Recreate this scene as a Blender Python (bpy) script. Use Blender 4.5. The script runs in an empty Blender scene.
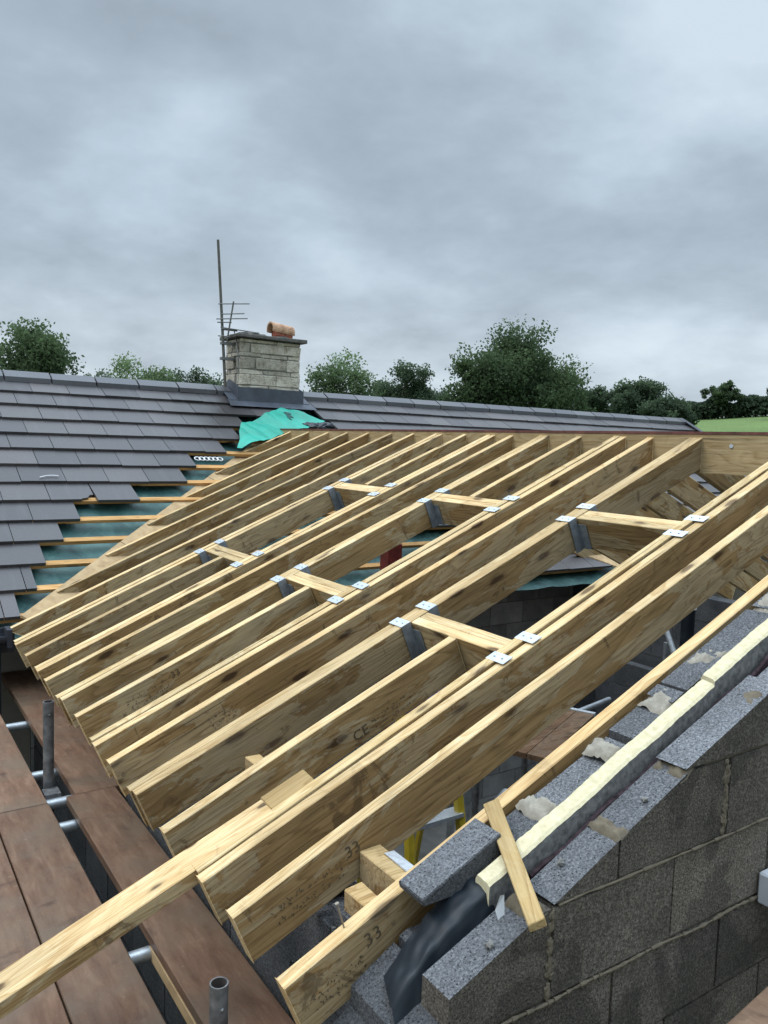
import bpy, bmesh, math, random
from mathutils import Vector, Matrix, noise
import numpy as np
random.seed(7)
R = random.Random(11)
scn = bpy.context.scene
COL = scn.collection
# ------------------------------------------------------------------ site dimensions (metres)
W, H = 3.085, 1.327                 # half span and rise of the new roof
T = math.atan2(H, W)
TT = math.tan(T)
YR, ZR, Q = 6.707, 1.793, 0.5000    # ridge of the existing house and its pitch
GA, OFF = 0.2722, 0.0964            # tile gauge, first course
CQ, SQ = math.cos(Q), math.sin(Q)
RW, RD = 0.045, 0.155               # rafter section
GROUND = -2.45
SKYOFF = (11.1, 5.7, 2.4)

# ------------------------------------------------------------------ materials
def new_mat(name):
    m = bpy.data.materials.new(name); m.use_nodes = True
    nt = m.node_tree; nt.nodes.clear()
    out = nt.nodes.new('ShaderNodeOutputMaterial'); b = nt.nodes.new('ShaderNodeBsdfPrincipled')
    nt.links.new(b.outputs[0], out.inputs[0])
    return m, nt, b
class G:
    """tiny node-graph helper"""
    def __init__(s, nt): s.nt = nt
    def n(s, typ, **kw):
        nd = s.nt.nodes.new(typ)
        for k, v in kw.items(): setattr(nd, k, v)
        return nd
    def l(s, a, b): s.nt.links.new(a, b)
    def val(s, inp, v):
        if hasattr(v, 'is_output') or isinstance(v, bpy.types.NodeSocket): s.l(v, inp)
        else: inp.default_value = v
    def coord(s, scale=(1, 1, 1), kind='Object', rnd=True):
        tc = s.n('ShaderNodeTexCoord'); mp = s.n('ShaderNodeMapping')
        src = tc.outputs[kind]
        if rnd:
            oi = s.n('ShaderNodeObjectInfo'); mul = s.n('ShaderNodeMath', operation='MULTIPLY'); s.l(oi.outputs['Random'], mul.inputs[0]); mul.inputs[1].default_value = 57.0
            ad = s.n('ShaderNodeVectorMath', operation='ADD'); s.l(src, ad.inputs[0]); s.l(mul.outputs[0], ad.inputs[1]); src = ad.outputs[0]
        s.l(src, mp.inputs['Vector']); mp.inputs['Scale'].default_value = scale
        return mp.outputs[0]
    def noise(s, vec, scale, detail=4, rough=.55, dist=0):
        t = s.n('ShaderNodeTexNoise'); s.l(vec, t.inputs['Vector'])
        t.inputs['Scale'].default_value = scale; t.inputs['Detail'].default_value = detail
        t.inputs['Roughness'].default_value = rough; t.inputs['Distortion'].default_value = dist
        return t.outputs['Fac']
    def voro(s, vec, scale, feat='F1', out='Distance', rnd=1.0):
        t = s.n('ShaderNodeTexVoronoi', feature=feat); s.l(vec, t.inputs['Vector']); t.inputs['Scale'].default_value = scale
        t.inputs['Randomness'].default_value = rnd
        return t.outputs[out]
    def ramp(s, fac, stops, interp='LINEAR'):
        r = s.n('ShaderNodeValToRGB'); s.l(fac, r.inputs[0]); r.color_ramp.interpolation = interp
        el = r.color_ramp.elements
        while len(el) < len(stops): el.new(.5)
        for e, (p, c) in zip(el, stops):
            e.position = p
            if not isinstance(c, tuple): c = (c, c, c)
            e.color = (*c[:3], 1)
        return r.outputs[0]
    def mix(s, fac, a, b, mode='MIX'):
        m = s.n('ShaderNodeMix', data_type='RGBA', blend_type=mode)
        s.val(m.inputs[0], fac)
        for i, v in ((6, a), (7, b)):
            if isinstance(v, tuple): m.inputs[i].default_value = (*v[:3], 1)
            else: s.l(v, m.inputs[i])
        return m.outputs[2]
    def math(s, op, a, b=0.0, clamp=False):
        m = s.n('ShaderNodeMath', operation=op, use_clamp=clamp); s.val(m.inputs[0], a); s.val(m.inputs[1], b); return m.outputs[0]
    def bump(s, b, h, strength=.3, dist=.004):
        bp = s.n('ShaderNodeBump'); s.l(h, bp.inputs['Height']); bp.inputs['Strength'].default_value = strength; bp.inputs['Distance'].default_value = dist
        s.l(bp.outputs[0], b.inputs['Normal'])
    def attr(s, name='tint'):
        a = s.n('ShaderNodeAttribute', attribute_name=name); return a.outputs['Fac']
    def rand(s):
        return s.n('ShaderNodeObjectInfo').outputs['Random']

def timber(name, pale, mid, dark, stain=0.0, rough=.8, knots=1.0, ksc=(3.3, 10, 10), kbig=0.0):
    m, nt, b = new_mat(name); g = G(nt)
    v = g.coord((1, 1, 1))
    def sc(x, y, z):
        mp = g.n('ShaderNodeMapping'); g.l(v, mp.inputs[0]); mp.inputs['Scale'].default_value = (x, y, z); return mp.outputs[0]
    # growth rings cut at a shallow angle: stretched contour lines of a slow noise, plus fibre
    slow = g.noise(sc(.55, 5, 5), 1.5, 3, .5, .5)
    rings = g.math('FRACT', g.math('MULTIPLY', slow, 16.0))
    rings = g.ramp(rings, [(0, .35), (.55, .6), (.88, 1.0), (1, .35)])
    fibre = g.noise(sc(2.2, 60, 60), 2.4, 5, .65, .3)
    gf = g.math('ADD', g.math('MULTIPLY', fibre, .62), g.math('MULTIPLY', rings, .34))
    col = g.ramp(gf, [(.36, pale), (.52, mid), (.72, dark)])
    broad = g.noise(sc(1.3, 4, 4), 1.6, 4, .6)
    col = g.mix(1.0, col, g.ramp(broad, [(.3, .74), (.7, 1.14)]), 'MULTIPLY')
    rt = g.ramp(g.rand(), [(0, (.76, .73, .69)), (.3, (.91, .90, .84)), (.6, (1.04, .97, .88)), (.8, (.99, .98, .96)), (1, (1.13, 1.10, 1.06))])
    col = g.mix(1.0, col, rt, 'MULTIPLY')
    kd = g.voro(sc(*ksc), 1.0); kn = g.noise(sc(14, 40, 40), 1, 2, .5)
    kk = g.math('ADD', g.math('SUBTRACT', kd, kbig), g.math('MULTIPLY', g.math('SUBTRACT', kn, .5), .14))
    ks = g.ramp(kk, [(.10, .92 * knots), (.135, .62 * knots), (.16, .25 * knots), (.25, 0)])
    col = g.mix(ks, col, (.070, .038, .018))
    if stain:
        tn = g.noise(sc(1.2, 3.4, 5.0), 1.3, 7, .66, 1.1)
        wet = g.ramp(tn, [(.485, 0), (.505, 1)])
        halo = g.ramp(tn, [(.455, 0), (.485, .30), (.51, 0)])
        col = g.mix(g.math('MULTIPLY', wet, stain * .85), col, g.mix(1.0, col, (.66, .52, .34), 'MULTIPLY'))
        dry = g.ramp(tn, [(.34, .50), (.48, 0)])
        col = g.mix(g.math('MULTIPLY', dry, stain), col, g.mix(.35, (.30, .262, .195), col))
        col = g.mix(g.math('MULTIPLY', halo, stain), col, (.36, .32, .24))
        dn = g.noise(sc(5.0, 3.0, 2.6), 1.15, 6, .68, 1.6)
        col = g.mix(g.math('MULTIPLY', g.ramp(dn, [(.60, 0), (.66, .75)]), stain), col, (.070, .040, .020))
        sp = g.noise(sc(22, 30, 30), 1, 3, .6)
        col = g.mix(g.math('MULTIPLY', g.ramp(sp, [(.66, 0), (.73, .55)]), stain), col, (.06, .045, .03))
    ck = g.noise(sc(1.4, 75, 75), 1.0, 2, .5, .2)          # drying checks along the grain
    ckm = g.noise(sc(.9, 3, 3), 1.1, 2, .5)
    col = g.mix(g.math('MULTIPLY', g.ramp(ck, [(.66, 0), (.70, .75)]), g.ramp(ckm, [(.48, 0), (.58, 1)])), col, (.06, .040, .022))
    nt.links.new(col, b.inputs['Base Color'])
    b.inputs['Roughness'].default_value = rough
    b.inputs['Specular IOR Level'].default_value = .25
    g.bump(b, gf, .4, .003)
    return m
M = {}
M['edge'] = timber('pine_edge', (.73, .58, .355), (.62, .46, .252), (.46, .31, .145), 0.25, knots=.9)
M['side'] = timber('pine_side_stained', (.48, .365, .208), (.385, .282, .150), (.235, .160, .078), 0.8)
M['knotty'] = timber('pine_knotty', (.70, .54, .315), (.60, .425, .222), (.45, .285, .125), 0.3, ksc=(7, 15, 15), kbig=.03)
M['ridge'] = timber('ridge_board_pine', (.50, .385, .225), (.42, .31, .165), (.31, .21, .10), .2, knots=.15)
M['fresh'] = timber('pine_fresh', (.52, .39, .21), (.44, .315, .155), (.31, .205, .088), .25)
M['batten'] = timber('batten_wood', (.62, .38, .17), (.52, .30, .12), (.38, .2, .075), 0)
M['old'] = timber('old_board', (.20, .125, .075), (.15, .09, .055), (.09, .055, .032), .35)

def ply_mat():
    m, nt, b = new_mat('scaffold_board_brown'); g = G(nt)
    v = g.coord((1, 1, 1))
    vs = g.n('ShaderNodeMapping'); g.l(v, vs.inputs[0]); vs.inputs['Scale'].default_value = (9, 1.6, 9)
    a = g.noise(vs.outputs[0], 3, 6, .65, .4); c = g.noise(v, 3.5, 5, .6)
    col = g.ramp(a, [(.3, (.098, .050, .030)), (.5, (.150, .082, .050)), (.7, (.215, .130, .083))])
    col = g.mix(g.ramp(c, [(.42, 0), (.64, .75)]), col, (.155, .112, .078))
    sp = g.noise(v, 55, 4, .7); col = g.mix(g.ramp(sp, [(.64, 0), (.70, .5)]), col, (.30, .22, .155))
    dk = g.noise(v, 6, 4, .6, 1); col = g.mix(g.ramp(dk, [(.60, 0), (.72, .6)]), col, (.05, .03, .022))
    col = g.mix(1.0, col, g.ramp(g.rand(), [(0, .85), (1, 1.15)]), 'MULTIPLY')
    nt.links.new(col, b.inputs['Base Color'])
    nt.links.new(g.ramp(c, [(.4, .62), (.6, .36)]), b.inputs['Roughness'])
    b.inputs['Specular IOR Level'].default_value = .28
    gr = g.noise(v, 120, 4, .7)
    g.bump(b, g.math('ADD', a, gr), .35, .003)
    return m
M['ply'] = ply_mat()

def osb_mat():
    m, nt, b = new_mat('valley_board_tan'); g = G(nt); v = g.coord((5, 5, 5))
    f = g.voro(v, 6, out='Color'); n = g.noise(v, 3, 5, .6)
    bw = g.n('ShaderNodeRGBToBW'); g.l(f, bw.inputs[0])
    col = g.mix(g.ramp(bw.outputs[0], [(.2, 0), (.9, .6)]), g.ramp(n, [(.3, (.30, .19, .09)), (.7, (.52, .37, .20))]), (.38, .26, .14))
    nt.links.new(col, b.inputs['Base Color']); b.inputs['Roughness'].default_value = .85
    return m
M['osb'] = osb_mat()

def block_mat(name, base, agg, lo, speck=.55, rough=.95, patch=None):
    m, nt, b = new_mat(name); g = G(nt); v = g.coord((1, 1, 1), rnd=False)
    n1 = g.noise(v, 5, 5, .6); n2 = g.noise(v, 150, 4, .8); vo = g.voro(v, 210)
    col = g.ramp(n2, [(.30, lo), (.5, base), (.72, agg)])
    col = g.mix(g.ramp(vo, [(.12, speck), (.34, 0)]), col, lo)
    pit = g.voro(v, 105); col = g.mix(g.ramp(pit, [(.12, .85), (.26, 0)]), col, tuple(x * .35 for x in lo))
    col = g.mix(1.0, col, g.ramp(n1, [(.3, .72), (.7, 1.2)]), 'MULTIPLY')
    col = g.mix(1.0, col, g.ramp(g.attr(), [(0, .70), (1, 1.28)]), 'MULTIPLY')
    if patch:
        n3 = g.noise(v, 1.7, 6, .6, .3)
        col = g.mix(g.ramp(n3, [(.50, 0), (.53, 1)]), col, g.mix(1.0, col, patch, 'MULTIPLY'))
        n4 = g.noise(v, 4.2, 6, .66, .5)
        col = g.mix(g.ramp(n4, [(.58, 0), (.72, .45)]), col, (.085, .070, .045))
    nt.links.new(col, b.inputs['Base Color']); b.inputs['Roughness'].default_value = rough
    h = g.math('ADD', n2, g.math('MULTIPLY', g.ramp(pit, [(.05, 0), (.25, 1)]), .8))
    g.bump(b, h, 1.0, .009)
    return m
M['block'] = block_mat('block_wet_dark', (.076, .064, .050), (.21, .185, .150), (.021, .0175, .014), patch=(1.75, 1.75, 1.75))
M['blockcut'] = block_mat('block_cut_top', (.17, .175, .187), (.40, .41, .43), (.055, .057, .062), .5)
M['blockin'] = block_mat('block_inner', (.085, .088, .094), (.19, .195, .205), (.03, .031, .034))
M['blockpale'] = block_mat('block_old_wall', (.36, .36, .355), (.48, .48, .47), (.24, .24, .24))
def mortar(name, c1, c2):
    m, nt, b = new_mat(name); g = G(nt); v = g.coord((1, 1, 1), rnd=False)
    n = g.noise(v, 30, 6, .65); nt.links.new(g.ramp(n, [(.3, c1), (.7, c2)]), b.inputs['Base Color']); b.inputs['Roughness'].default_value = .95
    g.bump(b, n, .6, .006); return m
M['mortar'] = mortar('mortar_tan', (.085, .068, .045), (.17, .14, .098))
M['mortargrey'] = mortar('mortar_grey', (.13, .125, .115), (.24, .23, .21))
M['mortarpale'] = mortar('mortar_pale', (.20, .18, .145), (.34, .31, .255))

def tile_mat(name='roof_tile', base=(.074, .069, .072)):
    m, nt, b = new_mat(name); g = G(nt); v = g.coord((1, 1, 1), rnd=False)
    n = g.noise(v, 1.1, 4, .55); f = g.noise(v, 90, 3, .6)
    col = g.mix(1.0, base, g.ramp(g.attr(), [(0, (.74, .74, .76)), (.6, (1.0, 1.0, 1.0)), (1, (1.32, 1.27, 1.22))]), 'MULTIPLY')
    col = g.mix(1.0, col, g.ramp(f, [(.3, .82), (.7, 1.18)]), 'MULTIPLY')
    col = g.mix(g.ramp(n, [(.45, 0), (.70, .45)]), col, (.045, .040, .040))
    vd = g.n('ShaderNodeVectorMath', operation='DISTANCE'); g.l(v, vd.inputs[0]); vd.inputs[1].default_value = (2.45, 6.15, 1.5)
    ds = g.math('ADD', vd.outputs['Value'], g.math('MULTIPLY', g.noise(v, 4, 4, .6), .5))
    col = g.mix(g.ramp(ds, [(.45, .75), (.95, 0)]), col, (.026, .024, .023))       # damp soot washed down from the stack
    st = g.n('ShaderNodeMapping'); g.l(v, st.inputs[0]); st.inputs['Scale'].default_value = (9, .7, .7)
    s2 = g.noise(st.outputs[0], 1.5, 4, .6); col = g.mix(g.ramp(s2, [(.55, 0), (.75, .35)]), col, (.115, .110, .115))
    nt.links.new(col, b.inputs['Base Color'])
    nt.links.new(g.ramp(n, [(.35, .52), (.65, .36)]), b.inputs['Roughness'])
    b.inputs['Specular IOR Level'].default_value = .5
    g.bump(b, f, .25, .002)
    return m
M['tile'] = tile_mat()
M['ridgetile'] = tile_mat('ridge_tile', (.085, .088, .10))

def simple(name, c, rough=.6, metal=0.0, vary=.25, scale=12, spec=.5, bump=0, c2=None):
    m, nt, b = new_mat(name); g = G(nt); v = g.coord((1, 1, 1), rnd=True)
    n = g.noise(v, scale, 5, .6)
    col = g.ramp(n, [(.3, tuple(x * (1 - vary) for x in c)), (.7, c2 or tuple(min(1, x * (1 + vary)) for x in c))])
    nt.links.new(col, b.inputs['Base Color']); b.inputs['Roughness'].default_value = rough; b.inputs['Metallic'].default_value = metal
    b.inputs['Specular IOR Level'].default_value = spec
    if bump: g.bump(b, n, bump, .004)
    return m
M['galv'] = simple('galvanised_steel', (.62, .66, .70), .38, .55, .18, 60)
M['galvdull'] = simple('galvanised_dull', (.30, .33, .36), .5, .6, .3, 25)
M['tube'] = simple('scaffold_tube', (.40, .43, .45), .42, .75, .25, 18)
M['tubedirty'] = simple('scaffold_tube_dirty', (.115, .118, .122), .55, .5, .5, 22, c2=(.24, .24, .24))
M['tubein'] = simple('tube_inside', (.05, .04, .035), .9)
M['lead'] = simple('lead_flashing', (.070, .080, .102), .55, .25, .35, 5, bump=.3)
M['slab'] = simple('chimney_slab', (.10, .095, .085), .9, 0, .4, 20, bump=.4)
M['terracotta'] = simple('terracotta', (.44, .22, .125), .8, 0, .4, 16, c2=(.60, .38, .24), bump=.2)
M['redbrick'] = simple('red_brick', (.30, .085, .05), .85, 0, .4, 22, bump=.4)
M['black'] = simple('dark_cavity', (.012, .011, .010), .9)
M['alu'] = simple('aerial_alloy', (.16, .16, .16), .5, .5)
M['mast'] = simple('aerial_mast', (.12, .115, .10), .6, .3, .35, 20)
M['dpc'] = simple('damp_proof_plastic', (.008, .012, .017), .50, 0, .3, 10, spec=.35, bump=.12)
M['maroon'] = simple('maroon_membrane', (.045, .030, .034), .95, 0, .6, 40, spec=.1, bump=.5)
M['foam'] = simple('foam_board_edge', (.56, .485, .30), .9, 0, .14, 60, c2=(.64, .575, .39), bump=.4)
M['foil'] = simple('foam_board_facing', (.15, .145, .14), .75, 0, .5, 60, bump=.6)
M['yellow'] = simple('yellow_fibreglass', (.55, .40, .03), .5, 0, .2, 10)
M['blue'] = simple('blue_plastic', (.02, .06, .30), .4, 0, .3, 10)
M['redsteel'] = simple('red_paint_steel', (.17, .022, .018), .55, 0, .4, 12)
M['greyplastic'] = simple('pale_grey_plastic', (.50, .51, .53), .5, 0, .1, 10)
M['white'] = simple('white_plastic', (.72, .72, .74), .45, 0, .08, 10)
M['gutter'] = simple('gutter_dark', (.030, .034, .044), .42, 0, .3, 9)
M['soffit'] = simple('soffit_dark', (.028, .024, .02), .8)
M['ink'] = simple('stamp_ink', (.085, .062, .036), .9, 0, .5, 60)
M['inkgreen'] = simple('print_ink', (.005, .06, .055), .6)
M['redcap'] = simple('reddish_edge', (.13, .045, .035), .8, 0, .4, 16)
M['render'] = simple('old_render', (.24, .22, .19), .9, 0, .2, 6)
M['concrete'] = simple('oversite_concrete', (.20, .19, .175), .95, 0, .4, 3)
M['rust'] = simple('screw_steel', (.32, .28, .22), .5, .6)

def membrane_mat(name, c1, c2, c3, sc=6, rough=.55):
    m, nt, b = new_mat(name); g = G(nt); v = g.coord((1, 1, 1), rnd=False)
    n = g.noise(v, sc, 5, .62, .8); w = g.noise(v, 3.0, 3, .5, .4); f = g.noise(v, 70, 3, .7)
    col = g.ramp(n, [(.32, c1), (.52, c2), (.75, c3)])
    col = g.mix(g.ramp(f, [(.58, 0), (.72, .35)]), col, tuple(min(1, x * 2.2 + .03) for x in c2))
    nt.links.new(col, b.inputs['Base Color']); b.inputs['Roughness'].default_value = rough
    g.bump(b, g.math('ADD', n, w), .5, .02)
    return m
M['underlay'] = membrane_mat('teal_underlay', (.014, .052, .052), (.032, .098, .092), (.075, .165, .150))
M['tarp'] = membrane_mat('green_membrane', (.004, .235, .165), (.007, .31, .225), (.015, .39, .29), 3, .5)

def grass_mat():
    m, nt, b = new_mat('grass'); g = G(nt); v = g.coord((1, 1, 1), rnd=False)
    n = g.noise(v, .05, 5, .6); f = g.noise(v, 2.5, 5, .7)
    col = g.ramp(n, [(.3, (.085, .14, .032)), (.7, (.125, .19, .046))])
    col = g.mix(1.0, col, g.ramp(f, [(.3, .65), (.7, 1.3)]), 'MULTIPLY')
    nt.links.new(col, b.inputs['Base Color']); b.inputs['Roughness'].default_value = .95; return m
M['grass'] = grass_mat()
M['yard'] = simple('muddy_hardcore', (.085, .070, .055), .95, 0, .45, 2.5, bump=.4)
def leaf_mat(name, c):
    m, nt, b = new_mat(name); g = G(nt)
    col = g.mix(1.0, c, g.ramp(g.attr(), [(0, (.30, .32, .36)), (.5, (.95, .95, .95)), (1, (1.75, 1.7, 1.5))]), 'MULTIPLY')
    nt.links.new(col, b.inputs['Base Color']); b.inputs['Roughness'].default_value = .8; b.inputs['Specular IOR Level'].default_value = .08
    tr = g.n('ShaderNodeBsdfTranslucent'); g.l(col, tr.inputs[0]); mx_ = g.n('ShaderNodeMixShader'); mx_.inputs[0].default_value = .45
    g.l(b.outputs[0], mx_.inputs[1]); g.l(tr.outputs[0], mx_.inputs[2]); o_ = [n for n in nt.nodes if n.type == 'OUTPUT_MATERIAL'][0]; g.l(mx_.outputs[0], o_.inputs[0])
    return m
M['leafA'] = leaf_mat('oak_leaves', (.080, .118, .060))
M['leafB'] = leaf_mat('ash_leaves', (.130, .185, .095))
M['leafC'] = leaf_mat('dark_leaves', (.075, .108, .066))
M['leafD'] = leaf_mat('grey_leaves', (.12, .15, .115))
M['bark'] = simple('bark', (.05, .042, .034), .95, 0, .4, 8, bump=.5)

def stone_mat():
    m, nt, b = new_mat('chimney_stone'); g = G(nt); v = g.coord((1, 1, 1), rnd=False)
    n = g.noise(v, 9, 6, .65); f = g.noise(v, 50, 4, .7)
    col = g.ramp(n, [(.28, (.20, .17, .13)), (.46, (.46, .415, .335)), (.70, (.66, .61, .52))])
    col = g.mix(1.0, col, g.ramp(g.attr(), [(0, .65), (1, 1.2)]), 'MULTIPLY')
    col = g.mix(1.0, col, g.ramp(f, [(.3, .75), (.7, 1.2)]), 'MULTIPLY')
    nt.links.new(col, b.inputs['Base Color']); b.inputs['Roughness'].default_value = .95
    g.bump(b, g.math('ADD', n, f), .9, .015); return m
M['stone'] = stone_mat()

# ------------------------------------------------------------------ mesh builder
def patch(mb, x0, y0, a, b, r, mat, seed, h=.007):
    n = 14; vs = []
    for j in range(n + 1):
        for i in range(n + 1):
            u, v = -1 + 2 * i / n, -1 + 2 * j / n
            x = x0 + u * a; y = y0 + v * b
            e = max(abs(u) ** 4, abs(v) ** 6)
            k = h * (.55 - 1.5 * e) + h * 1.3 * noise.noise(Vector((x * 30, y * 30, seed))) + h * .7 * noise.noise(Vector((x * 90, y * 90, seed)))
            vs.append((x, y, x * TT + r + k))
    mb.add(vs, [(j * (n + 1) + i, j * (n + 1) + i + 1, (j + 1) * (n + 1) + i + 1, (j + 1) * (n + 1) + i) for j in range(n) for i in range(n)], mat, .5, True)
class MB:
    def __init__(s): s.v = []; s.f = []; s.m = []; s.t = []; s.sm = []
    def add(s, verts, faces, mat=0, tint=.5, smooth=False):
        o = len(s.v); s.v += [tuple(p) for p in verts]
        for i, f in enumerate(faces):
            s.f.append([o + k for k in f]); s.m.append(mat[i] if isinstance(mat, (list, tuple)) else mat); s.t.append(tint); s.sm.append(smooth)
    def box(s, lo, hi, mat=0, tint=.5, mx=None, jit=0):
        x0, y0, z0 = lo; x1, y1, z1 = hi
        vs = [Vector(p) for p in ((x0, y0, z0), (x1, y0, z0), (x1, y1, z0), (x0, y1, z0), (x0, y0, z1), (x1, y0, z1), (x1, y1, z1), (x0, y1, z1))]
        if jit: vs = [p + Vector((R.uniform(-jit, jit), R.uniform(-jit, jit), R.uniform(-jit, jit))) for p in vs]
        if mx is not None: vs = [mx @ p for p in vs]
        s.add(vs, [(3, 2, 1, 0), (4, 5, 6, 7), (0, 1, 5, 4), (1, 2, 6, 5), (2, 3, 7, 6), (3, 0, 4, 7)], mat, tint)
    def prism(s, poly, fn, w0, w1, mat=0, tint=.5, topmat=None, topfn=None):
        """poly: CCW list of (u,v); fn(u,v,w)->xyz; extrude w0..w1"""
        n = len(poly)
        a = [fn(u, v, w0) for u, v in poly]; b = [fn(u, v, w1) for u, v in poly]
        fs = [list(range(n)), list(range(2 * n - 1, n - 1, -1))] + [(i, n + i, n + (i + 1) % n, (i + 1) % n) for i in range(n)]
        ms = [mat, mat]
        for i in range(n):
            (u0, v0), (u1, v1) = poly[i], poly[(i + 1) % n]
            ms.append(topmat if topmat is not None and topfn(u0, v0, u1, v1) else mat)
        s.add(a + b, fs, ms, tint)
    def tube(s, p0, p1, r0, r1=None, n=12, mat=0, tint=.5, cap=True, smooth=True):
        r1 = r0 if r1 is None else r1
        p0, p1 = Vector(p0), Vector(p1); d = (p1 - p0).normalized()
        a = d.orthogonal().normalized(); c = d.cross(a)
        vs = []
        for p, r in ((p0, r0), (p1, r1)):
            for i in range(n):
                t = 2 * math.pi * i / n; vs.append(p + a * (r * math.cos(t)) + c * (r * math.sin(t)))
        s.add(vs, [(i, (i + 1) % n, n + (i + 1) % n, n + i) for i in range(n)], mat, tint, smooth)
        if cap:
            s.add(vs[:n], [list(range(n - 1, -1, -1))], mat, tint); s.add(vs[n:], [list(range(n))], mat, tint)
    def pipe(s, p0, p1, r, ri, n=18, mat=0, inner=1):
        p0, p1 = Vector(p0), Vector(p1); d = (p1 - p0).normalized(); a = d.orthogonal().normalized(); c = d.cross(a)
        ring = lambda p, q: [p + a * (q * math.cos(2 * math.pi * i / n)) + c * (q * math.sin(2 * math.pi * i / n)) for i in range(n)]
        e = p1 - d * .12
        vs = ring(p0, r) + ring(p1, r) + ring(p1, ri) + ring(e, ri)
        s.add(vs, [(i, (i + 1) % n, n + (i + 1) % n, n + i) for i in range(n)], mat, .5, True)
        s.add(vs, [(n + i, n + (i + 1) % n, 2 * n + (i + 1) % n, 2 * n + i) for i in range(n)], mat)
        s.add(vs, [(2 * n + i, 2 * n + (i + 1) % n, 3 * n + (i + 1) % n, 3 * n + i) for i in range(n)] + [[3 * n + i for i in range(n)]], inner)
    def path(s, pts, r, n=8, mat=0, jit=0):
        for a, b in zip(pts[:-1], pts[1:]): s.tube(a, b, r * R.uniform(1 - jit, 1 + jit), r * R.uniform(1 - jit, 1 + jit), n, mat)
    def lump(s, c, rx, ry, rz, mat=0, mx=None, seed=0, amp=.25, tint=.5):
        bm = bmesh.new(); bmesh.ops.create_icosphere(bm, subdivisions=3, radius=1)
        vs = []
        for v in bm.verts:
            k = 1 + amp * noise.noise(v.co * 1.7 + Vector((seed * 3.1, seed, 0))) + amp * .5 * noise.noise(v.co * 4 + Vector((seed, 7, seed)))
            p = Vector((v.co.x * rx * k, v.co.y * ry * k, v.co.z * rz * k))
            if mx is not None: p = mx @ p
            vs.append(p + Vector(c))
        s.add(vs, [[x.index for x in f.verts] for f in bm.faces], mat, tint, True); bm.free()
    def build(s, name, mats, parent=None, loc=None, rot=None, bevel=0):
        me = bpy.data.meshes.new(name); me.from_pydata(s.v, [], s.f)
        for k in (mats if isinstance(mats, (list, tuple)) else [mats]): me.materials.append(M[k])
        me.polygons.foreach_set('material_index', s.m); me.polygons.foreach_set('use_smooth', s.sm)
        at = me.attributes.new('tint', 'FLOAT', 'FACE'); at.data.foreach_set('value', s.t)
        me.update()
        bm = bmesh.new(); bm.from_mesh(me)
        if bevel:
            bmesh.ops.bevel(bm, geom=[e for e in bm.edges if len(e.link_faces) == 2 and e.calc_face_angle(0) > .5], offset=bevel, segments=1, affect='EDGES', clamp_overlap=True)
        bmesh.ops.recalc_face_normals(bm, faces=bm.faces)
        bm.to_mesh(me); bm.free()
        o = bpy.data.objects.new(name, me); COL.objects.link(o)
        if parent is not None: o.parent = parent
        if loc is not None: o.location = loc
        if rot is not None: o.rotation_euler = rot
        return o
def tag(o, label=None, cat=None, group=None, kind=None):
    if label: o['label'] = label
    if cat: o['category'] = cat
    if group: o['group'] = group
    if kind: o['kind'] = kind
    return o
def thing(name, label, cat, loc=(0, 0, 0), group=None, rot=None):
    o = bpy.data.objects.new(name, None); COL.objects.link(o); o.location = loc; o.empty_display_size = .1
    if rot: o.rotation_euler = rot
    return tag(o, label, cat, group)
def roofp(x, y, r=0): return Vector((x, y, x * TT + r))           # r: height above the rafter tops
def mainp(x, s, o=0): return Vector((x, YR - s * CQ - o * SQ, ZR - s * SQ + o * CQ))   # s down the slope, o off the tile surface
def clip(poly, a, b, c):
    """keep a*u+b*v<=c"""
    out = []
    for i in range(len(poly)):
        p, q = poly[i], poly[(i + 1) % len(poly)]
        dp, dq = a * p[0] + b * p[1] - c, a * q[0] + b * q[1] - c
        if dp <= 0: out.append(p)
        if (dp < 0 < dq) or (dq < 0 < dp):
            t = dp / (dp - dq); out.append((p[0] + t * (q[0] - p[0]), p[1] + t * (q[1] - p[1])))
    return out

# ------------------------------------------------------------------ ground
def ground():
    n = 90; vs = []; fs = []
    xs = np.sign(np.linspace(-1, 1, n)) * np.abs(np.linspace(-1, 1, n)) ** 2.2 * 900
    ys = np.sign(np.linspace(-1, 1, n)) * np.abs(np.linspace(-1, 1, n)) ** 2.2 * 900
    for y in ys:
        for x in xs: vs.append((x, y, hgt(x, y)))
    for j in range(n - 1):
        for i in range(n - 1): a = j * n + i; fs.append((a, a + 1, a + n + 1, a + n))
    mb = MB(); mb.add(vs, fs, 0, .5, True); o = mb.build('ground', 'grass'); tag(o, kind='structure'); return o
def hgt(x, y):
    d = math.hypot(x, y); az = math.degrees(math.atan2(x, y))
    t = max(0, min(1, (d - 25) / 125)); t = t * t * (3 - 2 * t)
    side = max(0, min(1, (az - 20) / 40)) if -90 < az < 150 else 0
    z = GROUND + t * (2.0 + 8.4 * side)
    t2 = max(0, min(1, (d - 200) / 500)); z += t2 * 6
    return z + .35 * t * noise.noise(Vector((x * .03, y * .03, 0)))
ground()
yd = MB(); yd.add([(-22, -18, GROUND + .004), (26, -18, GROUND + .004), (26, 22, GROUND + .004), (-22, 22, GROUND + .004)], [(0, 1, 2, 3)]); tag(yd.build('yard', 'yard'), kind='structure')

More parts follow.
